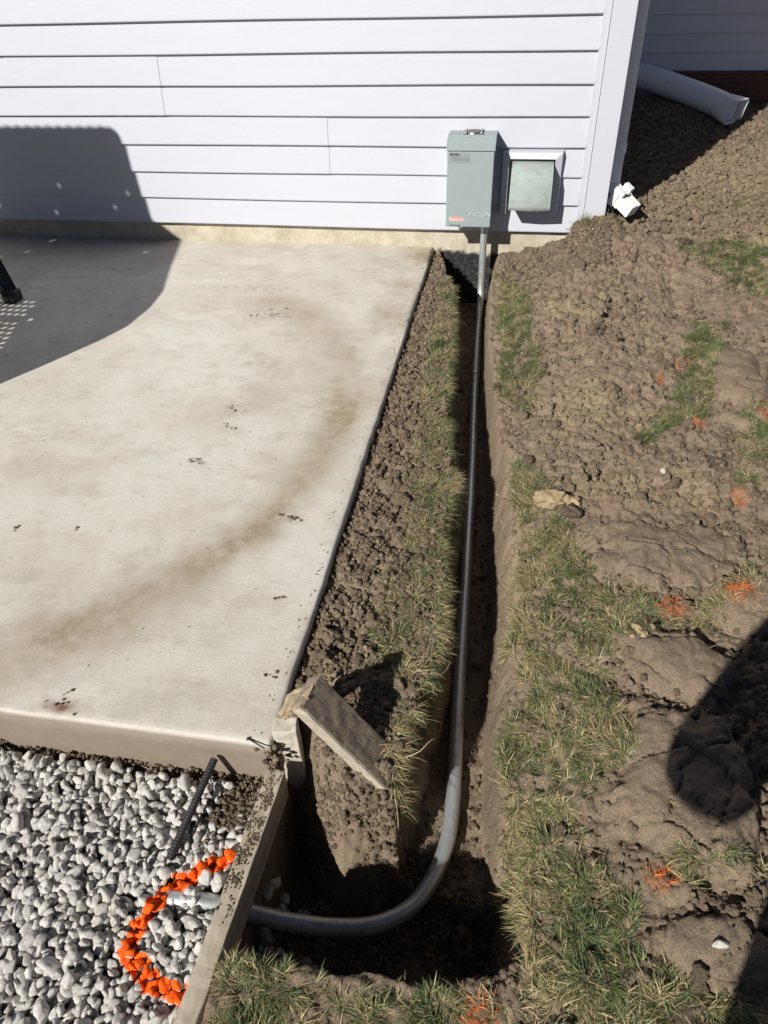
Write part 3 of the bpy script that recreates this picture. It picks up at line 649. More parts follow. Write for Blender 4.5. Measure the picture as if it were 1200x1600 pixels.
# ------------------------------------------------------------------ loose stones, clods and crumbs
def ico(subd):
    bm = bmesh.new(); bmesh.ops.create_icosphere(bm, subdivisions=subd, radius=1); v = np.array([a.co[:] for a in bm.verts]); f = np.array([[q.index for q in a.verts] for a in bm.faces]); bm.free(); return v, f
def angular(seed, subd=3, cuts=15, lo=.48, hi=.80):
    r = np.random.default_rng(seed); v, f = ico(subd); n = r.normal(size=(cuts,3)); n /= np.linalg.norm(n,axis=1)[:,None]; dd = r.uniform(lo,hi,cuts)
    q = v@n.T; k = np.min(np.where(q > .05, dd[None]/np.maximum(q, .05), 9), axis=1); v = v*np.minimum(k, 1.0)[:,None]
    v = v*(1+.035*fbm(v[:,0]*1.0, v[:,1], .45, 3, .5, v[:,2]))[:,None]; return v*r.uniform(.8,1.3,3), f
def lumpy(seed, subd=2, amp=.35):
    r = np.random.default_rng(seed); v, f = ico(subd); o = r.uniform(0,50,3)
    k = 1+amp*fbm(v[:,0]+o[0], v[:,1]+o[1], .9, 3, .6, v[:,2]+o[2]); v = v*k[:,None]; n = r.normal(size=(5,3)); n /= np.linalg.norm(n,axis=1)[:,None]
    for a in n: e = v@a-.72; v = np.where((e > 0)[:,None], v-np.outer(e,a)*.85, v)
    return v*r.uniform(.7,1.15,3), f
def rotm(n, r):
    q = r.normal(size=(n,4)); q /= np.linalg.norm(q,axis=1)[:,None]; w,x,y,z = q.T
    return np.stack([np.stack([1-2*(y*y+z*z),2*(x*y-z*w),2*(x*z+y*w)],1),np.stack([2*(x*y+z*w),1-2*(x*x+z*z),2*(y*z-x*w)],1),np.stack([2*(x*z-y*w),2*(y*z+x*w),1-2*(x*x+y*y)],1)],1)
def scatter(name, temps, pos, size, tint, mat, paintf=None, flat=None, seed=1, smooth=False):
    r = np.random.default_rng(seed); n = len(pos); ti = r.integers(0, len(temps), n); VV, FF, TT, PT = [], [], [], []; off = 0
    Rm = rotm(n, r)
    for t, (v, f) in enumerate(temps):
        ids = np.where(ti == t)[0]
        if not len(ids): continue
        w = np.einsum('nij,kj->nki', Rm[ids], v)*size[ids][:,None,None]
        if flat is not None: w[:,:,2] *= flat
        w = w + pos[ids][:,None,:]
        VV.append(w.reshape(-1,3)); k = len(v)
        FF.append((f[None]+(np.arange(len(ids))*k)[:,None,None]).reshape(-1,f.shape[1])+off); off += len(ids)*k
        TT.append(np.repeat(tint[ids], k, 0))
        if paintf is not None: PT.append(paintf(w, pos[ids]).ravel())
    at = {'paint': np.concatenate(PT)} if paintf is not None else None
    return npmesh(name, np.concatenate(VV), np.concatenate(FF), mat, None, smooth, at, {'tint': np.concatenate(TT)})
# gravel: two layers of broken limestone
ARC = np.array([(-.395,-3.125),(-.441,-3.133),(-.489,-3.159),(-.530,-3.201),(-.551,-3.239),(-.563,-3.279),(-.561,-3.311),(-.531,-3.336),(-.494,-3.354),(-.446,-3.361),(-.42,-3.363)])
def gravel_pts(step, z0, zj, x0, x1, y0, y1, seed):
    r = np.random.default_rng(seed); xs = np.arange(x0, x1, step); ys = np.arange(y0, y1, step*.87); A, B = np.meshgrid(xs, ys, indexing='ij'); A = A + (np.arange(len(ys)) % 2)*step*.5
    A = A + r.uniform(-.36,.36,A.shape)*step; B = B + r.uniform(-.36,.36,B.shape)*step; a, b = A.ravel(), B.ravel()
    return np.stack([a, b, z0+zj*r.uniform(-1,1,len(a))+.008*fbm(a, b, .12, 2)], 1)
G1 = gravel_pts(.0178, -.134, .005, -1.55, -.40, -3.78, -2.955, 1); G2 = gravel_pts(.0158, -.120, .006, -1.55, -.40, -3.78, -2.96, 2); G3 = gravel_pts(.028, -.112, .006, -1.55, -.40, -3.78, -2.965, 3)
def keep(P):
    bl = -.4035-.042*(-2.968-P[:,1])
    ok = (P[:,0] < bl-.012) & (P[:,1] < -2.972-.012*rng.random(len(P)))
    pd, _ = seg_dist(P[:,0], P[:,1], PP[220:,:2]); ok &= ~((pd < .026) & (P[:,2] > -.145) & (P[:,0] > -.47))
    dirt_ = np.hypot((P[:,0]+.455)/.05, (P[:,1]+3.03)/.065); ok &= ~((dirt_ < 1) & (P[:,2] > -.125) & (rng.random(len(P)) < .85))
    return P[ok]
GP = np.concatenate([keep(G1), keep(G2), keep(G3)])
r = np.random.default_rng(4); GS = r.uniform(.0072,.0138,len(GP))*np.where(r.random(len(GP)) < .14, 1.4, 1)
EX = []                                                          # stones spilled under the board into the pit
for _ in range(46):
    a = r.uniform(-.372,-.29); b = r.uniform(-3.275,-3.13) if r.random() < .75 else r.uniform(-3.17,-3.12); EX.append((a, b, 0))
for _ in range(7): EX.append((r.uniform(-.29,-.2), r.uniform(-3.25,-3.2), 0))
EX = np.array(EX); EX = EX[np.abs(EX[:,1]-(-3.19)) > .022]; EX[:,2] = height(EX[:,0], EX[:,1])+.008; EX[:,2] = np.where(EX[:,0] < -.33, np.maximum(EX[:,2], -.27+(-.33-EX[:,0])*2.2), EX[:,2])
GP = np.concatenate([GP, EX]); GS = np.concatenate([GS, r.uniform(.010,.017,len(EX))])
gt = (r.uniform(.33,.58,len(GP))*np.where(r.random(len(GP)) < .12, .62, 1))[:,None]*np.array([1,.995,.965])*(1+.010*r.normal(size=(len(GP),3)))*np.array([1.02,1,.97])
da, _ = seg_dist(GP[:,0], GP[:,1], ARC); pz = (da < .029) & (GP[:,2] > -.132) & (GP[:,0] < -.38)
st_t = [angular(i) for i in range(14)]
def pfun(w, p):
    d, _ = seg_dist(w[:,:,0].ravel(), w[:,:,1].ravel(), ARC); d = d.reshape(w.shape[:2]); zrel = (w[:,:,2]-p[:,None,2])
    return ss(.0235,.007,d+.012*fbm(w[:,:,0],w[:,:,1],.018,3))*ss(-.006,.004,zrel+.004*fbm(w[:,:,0]+3,w[:,:,1],.01,2))
g = scatter('gravel', st_t, GP[~pz], GS[~pz], gt[~pz], M_stone, lambda w, p: np.zeros(w.shape[:2]), None, 3)
tag(g, 'bed of pale grey broken limestone gravel in front of the patio', 'gravel', kind='stuff')
g = scatter('painted_gravel', st_t, GP[pz], GS[pz], gt[pz], M_stone, pfun, None, 5)
tag(g, 'arc of gravel stones sprayed bright orange around the conduit end', 'painted gravel', kind='stuff')

SOILC = np.array([(.235,.178,.126),(.185,.138,.098),(.285,.22,.157),(.36,.287,.205),(.145,.108,.08)])
def soil_tint(n, x, y, r):
    t = SOILC[r.integers(0,5,n)]*r.uniform(.85,1.15,n)[:,None]; c = clay_at(x, y)*(r.random(n) < .6); cl = np.array([.44,.36,.235])*r.uniform(.75,1.15,n)[:,None]
    c = np.maximum(c*.85, (r.random(n) < .065)*r.uniform(.5,1.1,n)); return t*(1-c[:,None])+cl*c[:,None]
lt1 = [lumpy(i, 1, .5) for i in range(8)]
def clod_t(seed):
    v, f = angular(seed, 4, 9, .45, .95); nn = v/np.linalg.norm(v,axis=1)[:,None]
    d = .30*fbm(v[:,0]+seed, v[:,1], .55, 4, .62, v[:,2]) - .10*(1-ss(0,.25,np.abs(noise(v[:,0]*2.2+seed, v[:,1]*2.2, v[:,2]*2.2))))
    return v+nn*d[:,None], f
lt2 = [clod_t(400+i) for i in range(12)]
def crumb_field(N, x0, x1, y0, y1, dens, smin, smax, power, seed, temps, name, lab, sink=.25):
    r = np.random.default_rng(seed); x = r.uniform(x0,x1,N); y = r.uniform(y0,y1,N); k = r.random(N) < dens(x,y); x, y = x[k], y[k]
    s_ = smin*(smax/smin)**(r.random(len(x))**power); z = height(x, y)+s_*(.6-sink)
    return np.stack([x,y,z],1), s_, soil_tint(len(x), x, y, r)
def dens_right(x, y):
    sl = masks(x, y); tr = np.interp(y, TY, TR); d = .25+.5*fbm(x+4, y, .22, 3)+.4*clay_at(x,y)+.45*ss(-.18,.22,fbm(x+50, y+7, .19, 3))
    return np.clip(d, .08, 1)*(1-.96*sl)*(x > tr+.01)*np.where(y < 0, 1, 1)
def dens_left(x, y):
    tl = np.interp(y, TY, TL); return ((x > -.40) & (x < tl+.012) & (y > -3.02))*np.clip(.75+.5*fbm(x,y,.1,2), .1, 1)
def dens_back(x, y): return (x > .43+.25*np.clip(y,0,.1))*1.0
def dens_pit(x, y):
    tl = np.interp(y, TY, TL); return ((x > -.36) & (x < .1) & (y < -2.97) & (y > -3.3))*np.clip(.5+.8*fbm(x,y,.09,2), .05, 1)
def dens_trench(x, y): return ((x > np.interp(y,TY,TL)+.02) & (x < np.interp(y,TY,TR)))*.6
fields = [crumb_field(75000, .0, 1.05, -3.4, .0, dens_right, .0010, .0092, 2.9, 21, lt1, '', ''), crumb_field(48000, -.40, -.08, -3.02, -.01, dens_left, .0010, .0105, 2.3, 22, lt1, '', ''),
          crumb_field(60000, .42, 2.1, .0, 2.25, dens_back, .0016, .018, 3.0, 23, lt1, '', ''), crumb_field(22000, -.37, .1, -3.3, -2.96, dens_pit, .0012, .0085, 2.2, 24, lt1, '', ''),
          crumb_field(22000, -.36, .1, -3.1, -.0, dens_trench, .0010, .009, 2.6, 25, lt1, '', ''), crumb_field(16000, -.05, .45, -.34, .0, lambda x, y: np.ones(x.shape), .0014, .014, 2.7, 26, lt1, '', '')]
def dens_lump(x, y): return (.12+1.1*ss(-.18,.22,fbm(x+50, y+7, .19, 3)))*(dens_right(x, y)+.25*(masks(x, y) > .05))*(1-(masks(x,y) > .9))*((x > .16)|(y > -1.8))
fields.append(crumb_field(1900, .02, 1.0, -3.3, -.05, dens_lump, .0088, .021, 2.2, 27, lt1, '', '', .45))
fields.append(crumb_field(260, -.38, -.15, -2.95, -.1, dens_left, .0088, .016, 2.0, 28, lt1, '', '', .4))
big = []
pos, siz, tin = (np.concatenate([f[i] for f in fields]) for i in range(3))
sm_ = siz < .0085
tag(scatter('soil_crumbs', lt1, pos[sm_], siz[sm_], tin[sm_], M_clod, None, None, 8), 'loose brown soil crumbs strewn over the dug ground', 'soil crumbs', kind='stuff')
tag(scatter('soil_clods', lt2, pos[~sm_], siz[~sm_], (tin[~sm_]*.55+np.array([.225,.172,.122])*.45), M_clod, None, .75, 9), 'larger lumps of dug brown and tan soil strewn along the trench and the back slope', 'soil clods', kind='stuff')
# named clods and stones
def single(name, tpl, x, y, s3, col, lab, cat, mat=None, rz=0, lift=.3, group=None):
    v, f = tpl; v = v*np.array(s3); c, s_ = math.cos(rz), math.sin(rz); v = np.stack([c*v[:,0]-s_*v[:,1], s_*v[:,0]+c*v[:,1], v[:,2]],1)
    z0 = float(height(np.array([x]), np.array([y]))[0])
    o = npmesh(name, v, f, mat or M_clod, None, False, None, {'tint': np.tile(np.array(col), (len(v),1))}); o.location = (x, y, z0+s3[2]*lift); return tag(o, lab, cat, group)
CLODS = [(.165,-2.085,(.05,.036,.03),(.40,.30,.165),'large yellow clay lump beside the grass right of the trench'),(.225,-2.09,(.024,.026,.02),(.33,.25,.15),'small tan clay lump right of the big yellow one'),
         (.215,-2.135,(.03,.026,.022),(.15,.115,.09),'dark brown lump just below the yellow clay lump'),(.62,-1.89,(.046,.03,.011),(.15,.125,.105),'flat dark grey slab of soil on the tan rubble at right'),
         (.017,-3.135,(.03,.024,.03),(.17,.13,.10),'upright soil lump leaning on the pit bank beside the conduit bend'),(-.255,-2.09,(.036,.026,.026),(.22,.165,.105),'square tan clod sitting between the patio and the trench'),
         (-.352,-2.63,(.024,.026,.026),(.27,.21,.13),'rounded tan clod against the patio edge, upper one of two'),(-.345,-2.70,(.022,.024,.022),(.20,.155,.11),'rounded clod against the patio edge, lower one of two'),
         (.45,.02,(.05,.04,.035),(.15,.115,.088),'brown sod lump under the white downspout outlet'),(.30,-.32,(.055,.03,.028),(.17,.125,.095),'long brown lump on the rough mound below the wall'),
         (.50,-2.0,(.04,.02,.012),(.20,.155,.115),'tilted brown soil flake near the orange marks'),(.10,-1.86,(.024,.02,.018),(.14,.105,.085),'small dark clod at the tip of the right grass strip'),
         (.78,-.1,(.05,.04,.02),(.10,.072,.055),'dark moist clod under the upper right grass patch')]
M_clay = simple('yellow_clay', (.35,.275,.165), .95, 0, .35, 45, .6, .1)
for i, (a, b, s3, c, lab) in enumerate(CLODS): single('soil_clod', clod_t(200+i), a, b, s3, c, lab, 'soil clod', M_clay if i < 2 else None, rz=i*1.3, group='soil clods lying on the dug ground')
single('limestone', angular(301, 3), .478,-1.945,(.017,.015,.012),(.50,.45,.34), 'rounded whitish stone on the brown rubble at right', 'stone', M_stone, 0.4)
single('limestone', angular(302, 3), .398,-3.215,(.013,.008,.009),(.55,.51,.44), 'white stone half buried in dark soil near the lower right corner', 'stone', M_stone, .1)
for i, (a, b, q) in enumerate([(.314,-2.594,.0085),(.336,-2.583,.011),(.356,-2.588,.007),(.325,-2.614,.0075),(.349,-2.607,.0095),(.370,-2.579,.0065),(.341,-2.597,.006)]):
    single('limestone', clod_t(310+i), a, b, (q,q*.9,q*.75), (.5,.44,.31), 'pale yellow pebble in the small cluster beside the grass', 'pebble', M_clay, i*2.1, .45, 'pale yellow pebbles in a small cluster')
# dirt left on patio and board
r = np.random.default_rng(77); PB = []
for a, b, n_, sp in [(-.914,-2.007,9,.018),(-.538,-2.242,10,.012),(-.579,-2.228,4,.008),(-.87,-2.91,10,.03),(-.438,-2.775,5,.008),(-.489,-2.544,5,.008),(-1.304,-2.382,4,.01),(-1.132,-2.359,3,.008),(-.888,-1.8,6,.02),(-.99,-.882,14,.06),(-.9,-1.68,5,.02)]:
    for _ in range(n_): PB.append((a+r.normal()*sp, b+r.normal()*sp*.8, .002, r.uniform(.0018,.0062)))
for _ in range(330): PB.append((r.uniform(-1.9,-.42), r.uniform(-2.93,-.05), .001, r.uniform(.0009,.0026)))
for _ in range(170): x_ = -.412-abs(r.normal())*.02; PB.append((x_, r.uniform(-2.93,-.05), .001, r.uniform(.001,.003)))
for _ in range(420): PB.append((r.uniform(-1.6,-.41), -2.952-abs(r.normal())*.008, -.128+abs(r.normal())*.006, r.uniform(.002,.007)))
for _ in range(1500):
    t = r.uniform(.0,.30)*r.random()**.3; w_ = r.uniform(-.016,.014)
    if float(noise(np.array([t*38.]), np.array([w_*60.]))[0])+.25*r.normal() < .05: continue
    PB.append((-.3865-.042*t+w_, -2.97-t, -.0485, r.uniform(.0007,.0030)))
for _ in range(900): a = r.normal()*.03; b = r.normal()*.04; PB.append((-.455+a, -3.03+b, -.118+r.uniform(-.008,.008), r.uniform(.0015,.0075)))
for _ in range(90): PB.append((-.40+r.normal()*.012, -2.93+r.normal()*.02, -.03+r.uniform(-.03,.02), r.uniform(.003,.009)))
PB = np.array(PB); pt = soil_tint(len(PB), PB[:,0]*0+9, PB[:,1], r)*.9
tag(scatter('dirt_specks', lt1, PB[:,:3], PB[:,3], pt, M_clod, None, .7, 12), 'scattered dirt crumbs on the patio slab, its edge and the board', 'dirt specks', kind='stuff')

# ------------------------------------------------------------------ grass
POLY = dict(
A = [(-0.325,-0.338),(-0.244,-0.493),(-0.196,-1.034),(-0.186,-1.455),(-0.154,-1.788),(-0.107,-1.856),(-0.095,-2.116),(-0.108,-2.259),(-0.099,-2.431),(-0.091,-2.581),(-0.088,-2.749),(-0.093,-2.878),(-0.11,-2.988),(-0.151,-2.96),(-0.171,-2.875),(-0.204,-2.8),(-0.229,-2.66),(-0.261,-2.521),(-0.248,-2.355),(-0.221,-2.191),(-0.265,-2.013),(-0.25,-1.838),(-0.276,-1.466),(-0.303,-1.046),(-0.285,-0.72)],
B = [(-0.04,-0.312),(0.095,-0.461),(0.1,-1.002),(0.149,-1.219),(0.126,-1.419),(0.063,-1.603),(0.038,-1.475),(-0.032,-1.39),(-0.008,-1.129),(-0.036,-0.764)],
C = [(0.068,-1.834),(0.145,-1.961),(0.196,-2.136),(0.24,-2.289),(0.264,-2.426),(0.382,-2.431),(0.367,-2.575),(0.281,-2.606),(0.272,-2.73),(0.313,-2.848),(0.307,-2.905),(0.234,-2.942),(0.195,-3.048),(0.234,-3.131),(0.284,-3.144),(0.286,-3.222),(0.356,-3.264),(0.415,-3.288),(0.6,-3.337),(.6,-3.6),(-0.38,-3.6),(-0.354,-3.341),(-0.323,-3.308),(-0.28,-3.311),(-0.23,-3.339),(-0.062,-3.33),(0.015,-3.323),(0.109,-3.286),(0.118,-3.21),(0.086,-3.154),(0.072,-3.043),(0.067,-2.913),(0.053,-2.857),(0.115,-2.753),(0.071,-2.617),(0.081,-2.406),(0.11,-2.256),(0.054,-2.036)],
D = [(0.409,-1.755),(0.54,-1.545),(0.635,-1.313),(0.635,-1.165),(0.724,-0.876),(0.847,-0.863),(0.742,-1.253),(0.667,-1.571),(0.57,-1.622),(0.453,-1.786)],
E = [(0.749,-0.156),(0.969,-0.049),(1.45,-0.194),(1.322,-0.71),(0.935,-0.528)],
F = [(0.894,0.436),(1.078,0.561),(1.6,0.473),(1.5,0.068),(0.98,0.184)],
H = [(0.786,-1.516),(1.1,-1.499),(1.0,-1.804),(0.673,-1.986),(0.721,-1.787)],
I = [(0.363,-2.476),(0.462,-2.483),(0.542,-2.43),(0.727,-2.247),(0.9,-2.2),(0.699,-2.365),(0.527,-2.514),(0.385,-2.534)],
K = [(0.295,-3.132),(0.363,-3.085),(0.47,-3.063),(0.7,-3.064),(0.7,-3.086),(0.4,-3.111)])
#            blades/m2, mean length, straw share, green
SPEC = dict(A=(105000,.033,.48), B=(80000,.034,.30), C=(98000,.031,.42), D=(100000,.034,.16), E=(60000,.034,.2), F=(34000,.03,.3), H=(60000,.036,.3), I=(62000,.032,.5), K=(70000,.03,.55))
ORANGE = [(.044,-3.350,.026,.026),(.334,-3.112,.028,.018),(.654,-1.225,.036,.034),(.539,-1.362,.010,.022),(.431,-2.485,.03,.03),(.571,-2.445,.03,.03),(.667,-2.03,.02,.04),(.633,-1.628,.016,.03),(.838,-1.563,.02,.05)]
def blades(x, y, ln, straw, r, lean=None, az=None, wid=None):
    n = len(x); z = height(x, y)-.003
    az = r.uniform(0, 2*np.pi, n) if az is None else az
    lean = r.uniform(.25, 1.35, n) if lean is None else lean; wid = r.uniform(.00045,.00095,n) if wid is None else wid
    curl = r.uniform(.1,.9,n); d = np.stack([np.cos(az), np.sin(az)],1); sdir = np.stack([-np.sin(az), np.cos(az)],1); tw = r.normal(size=n)*.5
    V = np.zeros((n,8,3)); px = np.stack([x,y,z],1)
    ang = lean.copy(); step = ln/3
    for k in range(4):
        w = wid*(1,.92,.66,.12)[k]
        V[:,2*k,:2] = px[:,:2]-sdir*w[:,None]; V[:,2*k,2] = px[:,2]-w*np.sin(tw)*.8; V[:,2*k+1,:2] = px[:,:2]+sdir*w[:,None]; V[:,2*k+1,2] = px[:,2]+w*np.sin(tw)*.8
        px = px + np.concatenate([d*(np.sin(ang)*step)[:,None], (np.cos(ang)*step)[:,None]],1); ang = ang+curl*.55
    f = np.array([[0,1,3,2],[2,3,5,4],[4,5,7,6]]); F = (f[None]+(np.arange(n)*8)[:,None,None]).reshape(-1,4)
    gcol = np.array([.115,.152,.055])*r.uniform(.55,1.7,n)[:,None]*np.array([1,1,1]) + np.stack([r.uniform(0,.03,n), r.uniform(0,.02,n), r.uniform(0,.012,n)],1)
    blue = (r.random(n) < .2)[:,None]; gcol = np.where(blue, gcol*np.array([.75,1.0,1.5]), gcol)
    scol = np.array([.52,.42,.235])*r.uniform(.55,1.25,n)[:,None]
    isS = r.random(n) < straw; c = np.where(isS[:,None], scol, gcol); C = np.repeat(c[:,None,:], 8, 1)
    C[:,:2] = C[:,:2]*.5+np.array([.30,.25,.13])*.35
    return V.reshape(-1,3), F, C.reshape(-1,3)
GV, GF, GC, OV = [], [], [], {}
off = 0; r = np.random.default_rng(99)
for kx, (key, poly) in enumerate(POLY.items()):
    P = np.array(poly); lo, hi = P.min(0)-.02, P.max(0)+.02; dns, ml, sw = SPEC[key]; N = int(5.0*dns*(hi[0]-lo[0])*(hi[1]-lo[1]))
    x = r.uniform(lo[0],hi[0],N); y = r.uniform(lo[1],hi[1],N)
    ex = x+.02*noise(x*22, y*22)+.008*noise(x*70, y*70); ey = y+.03*noise(x*22+9, y*22)+.01*noise(x*60, y*60+5)
    ins = inpoly(ex, ey, poly); cl = fbm(x, y, .055, 3)+.35*fbm(x+3, y, .16, 2); ins &= r.random(N) < np.clip(.55+1.8*cl, .04, 1)
    tl = np.interp(y,TY,TL); trr = np.interp(y,TY,TR)
    if key == 'A': ins &= (x < tl+.012) & (r.random(N) < .45+.75*ss(.13,.02,tl-x))
    else: ins &= (x > trr-.010+.02*noise(y*30, y*0)) | (y < -3.315) | (y > .0)
    x, y, cl = x[ins], y[ins], cl[ins]; n = len(x)
    straw = np.clip(sw+.55*fbm(x+20, y, .12, 3)+.1*r.normal(size=n), 0, 1); straw = r.random(n)*0+straw
    az = 2*np.pi*noise(x*9+40, y*9)*1.4+r.normal(size=n)*1.0
    ln = ml*.9*r.uniform(.4,1.2,n)*(1+.3*(straw > .6)); lean = r.uniform(.6,1.55,n)+.15*(straw > .6)
    if key == 'A':
        e = ss(.05,.0,np.interp(y,TY,TL)-x); az = np.where(r.random(n) < e*.8, r.normal(size=n)*.6, az); lean = lean+.35*e; ln = ln*(1+.25*e)
    org = np.zeros(n, bool); oid = np.full(n, -1)
    for q, (a, b, p, s_) in enumerate(ORANGE):
        hit = (np.hypot((x-a)/p, (y-b)/s_)+.35*noise(x*60,y*60)+.25*r.normal(size=n) < 1); oid = np.where(hit, q, oid)
    v, f, c = blades(x, y, ln, straw, r, lean, az)
    vb = v.reshape(n,8,3); cb = c.reshape(n,8,3); g0 = oid < 0
    k = int(g0.sum()); GV.append(vb[g0].reshape(-1,3)); GC.append(cb[g0].reshape(-1,3)); GF.append((np.array([[0,1,3,2],[2,3,5,4],[4,5,7,6]])[None]+(np.arange(k)*8)[:,None,None]).reshape(-1,4)+off); off += k*8
    for q in set(oid[~g0]): OV.setdefault(int(q), []).append(vb[oid == q])
def loose(n, x0, x1, y0, y1, seed, straw=.8):
    global off
    r = np.random.default_rng(seed); x = r.uniform(x0,x1,n); y = r.uniform(y0,y1,n); k = (fbm(x,y,.15,3) > -.1) & ((x > np.interp(y,TY,TR)+.01) | (x < np.interp(y,TY,TL)-.01)) & ((y > -2.99) | (x > .1)); x, y = x[k], y[k]
    v, f, c = blades(x, y, r.uniform(.02,.055,len(x)), np.full(len(x), straw), r, r.uniform(1.2,1.6,len(x)), None, r.uniform(.0006,.0012,len(x)))
    GV.append(v); GC.append(c); GF.append(f+off); off += len(v)
loose(900, -.25, .9, -3.35, -.3, 5); loose(260, .30, .50, -.12, .06, 6, .6)
for (a, b, n, sp) in [(.33,-.06,130,.02),(.37,-.09,110,.025),(.285,-.02,60,.012),(.44,-.07,100,.03),(.16,-.02,14,.03),(.05,-.02,10,.02),(-.20,-2.60,40,.01),(-.255,-2.735,25,.006),(-.065,-.33,50,.012)]:
    x = a+r.normal(size=n)*sp; y = b+r.normal(size=n)*sp*.8; x = np.where((y > -.01), x, x); y = np.minimum(y, .0) if b < 0 else y
    v, f, c = blades(x, y, r.uniform(.03,.075,n), np.full(n, .45), r, r.uniform(.1,1.1,n)); GV.append(v); GC.append(c); GF.append(f+off); off += len(v)
gr = npmesh('grass', np.concatenate(GV), np.concatenate(GF), M_grass, None, False, None, {'tint': np.concatenate(GC)})
tag(gr, 'green and straw coloured grass left in strips and patches along the trench', 'grass', kind='stuff')
OL = ['grass tuft sprayed orange at the front edge of the pit, lowest in view','grass tuft sprayed orange below the smooth shaded soil slab','strongest orange paint mark across the long grass strip at right','small orange paint streak left of the long grass strip','orange paint mark left of two below the cracked soil slab','orange paint mark right of two below the cracked soil slab','orange paint mark at the foot of the right edge grass patch','small orange paint fleck at the lower end of the long grass strip','orange paint fleck on the grass patch at the right edge']
f0 = np.array([[0,1,3,2],[2,3,5,4],[4,5,7,6]])
for q in range(len(ORANGE)):
    a, b, p, s_ = ORANGE[q]; n = int(150+300000*p*s_); x = a+r.normal(size=n)*p*.55; y = b+r.normal(size=n)*s_*.55
    v, f, c = blades(x, y, r.uniform(.006,.02,n)*(1.4 if q in (0,2,4,5) else 1.1), np.full(n,1.0), r, r.uniform(.7,1.55,n)); vb = [v.reshape(n,8,3)]+OV.get(q, [])[:0]
    V = np.concatenate(vb); k = len(V); cc = np.array([.90,.235,.06])*r.uniform(.5,1.15,k)[:,None]; fade = (r.random(k) < .25)[:,None]; cc = np.where(fade, cc*.4+np.array([.3,.24,.13])*.6, cc)
    o = npmesh('painted_grass', V.reshape(-1,3), (f0[None]+(np.arange(k)*8)[:,None,None]).reshape(-1,4), M_grass, None, False, None, {'tint': np.repeat(cc, 8, 0)})
    tag(o, OL[q], 'paint mark', 'orange utility paint marks on the grass')
# pale roots over the trench edge
rootm = simple('pale_root', (.42,.34,.25), .8)
for i, P in enumerate([[(-.10,-2.72,-.0),(-.075,-2.70,-.02),(-.062,-2.66,-.03),(-.066,-2.63,-.06)],[(-.125,-2.93,-.005),(-.10,-2.925,.012),(-.082,-2.905,.02),(-.072,-2.895,.017)]]):
    c = catmull(P, 8); c = c+np.stack([.002*noise(c[:,1]*120+i, c[:,2]*90) for _ in range(3)],1)
    tag(tube('grass_root', c, np.linspace(.0012,.0005,len(c)), rootm, None, 6), ['pale root arching over the trench beside the grass edge','thick pale root sticking out just above the wood offcut','short pale root hanging into the trench','thin pale root lying along the turf edge','thin root hanging into the pit below the turf end'][i], 'root', 'pale roots hanging from the cut turf')

# ------------------------------------------------------------------ patio chair of black mesh, mostly left of the frame, its unseen back shaped to the shadow
ch = empty('patio_chair', (-2.7,-1.4,0), 'black mesh patio chair, one foot entering at the left edge of the slab', 'chair')
UW = np.array([(-1.36,-.953),(-1.21,-.953),(-1.03,-.958),(-.92,-.968),(-.807,-.992),(-.654,-1.089),(-.516,-1.209),(-.368,-1.377),(0,-1.775),(.104,-1.906),(.30,-1.945),(.486,-1.975),(.515,-1.985),(.538,-2.005),(.552,-2.035)])  # outline of the unseen back, traced from the shadow it has to cast
def mesh_panel(name, w0, w1, pitch):
    rows = int((w1-w0)/pitch); V, F = [], []; cols = 112; bm = bmesh.new(); vid = {}
    def P(u, w): yv = -1.78-.10*((u+1.9)/.9)**2; return (u+.55*yv, yv, w-.75*yv)
    def vert(i, j):
        if (i,j) not in vid:
            w = w0+(w1-w0)*j/rows; ur = np.interp(w, UW[:,0], UW[:,1]); u = max(-2.95, -2.95) + (ur+2.95)*i/cols
            scal = .004*math.sin(i*.9) if j == rows else 0
            vid[(i,j)] = bm.verts.new(P(u, w+scal))
        return vid[(i,j)]
    for i in range(cols):
        for j in range(rows):
            w = w0+(w1-w0)*(j+.5)/rows; ur = np.interp(w, UW[:,0], UW[:,1]); u = -2.95+(ur+2.95)*(i+.5)/cols
            hole = False
            if i % 2 == 1 and j % 2 == 1:
                if -2.1 < u and -1.03 < w < -.632 and u < -1.655+(w+.643)*-1.09 and not -.80 < w < -.775: hole = True  # holes grouped where the dots of sun should land
                elif random.random() < (.007 if w > -.1 else .008) and i < cols-6 and j < rows-8: hole = True
            if not hole: bm.faces.new((vert(i,j),vert(i+1,j),vert(i+1,j+1),vert(i,j+1)))
    o = bmobj(name, bm, M_wicker, ch); s_ = o.modifiers.new('solid','SOLIDIFY'); s_.thickness = .004; return o
mesh_panel('shadow_shaped_back', -1.30, .552, .017)
bm = bmesh.new(); box(bm, (-3.5,-1.75,.40), (-2.78,-1.0,.425)); bmobj('seat', bm, M_wicker, ch, bevel=.01)
def bar(name, a, b, w=.018, parent=ch):
    return tube(name, [a, tuple((np.array(a)+np.array(b))/2), b], 1.0, M_black, parent, prof=np.array([(-w,-w),(w,-w),(w,w),(-w,w)]), smooth=False)
lg = bar('leg', (-2.240,-.862,.004), (-2.47,-.70,.42), .027)
bm = bmesh.new(); box(bm, (-2.272,-.898,0), (-2.207,-.836,.05)); bmobj('foot', bm, M_black, lg, bevel=.006)
bar('seat_frame', (-2.475,-.705,.42), (-2.80,-1.02,.412), .016)
bar('brace', (-2.285,-.885,.055), (-2.60,-.93,.09), .018)
bar('leg', (-3.4,-1.0,0), (-3.38,-1.03,.44)); bar('leg', (-3.4,-1.7,0), (-3.4,-1.7,.44)); bar('leg', (-2.8,-1.75,0), (-2.8,-1.75,.44))
scm = simple('worn_grey_cast_metal', (.22,.22,.22), .5, .5)
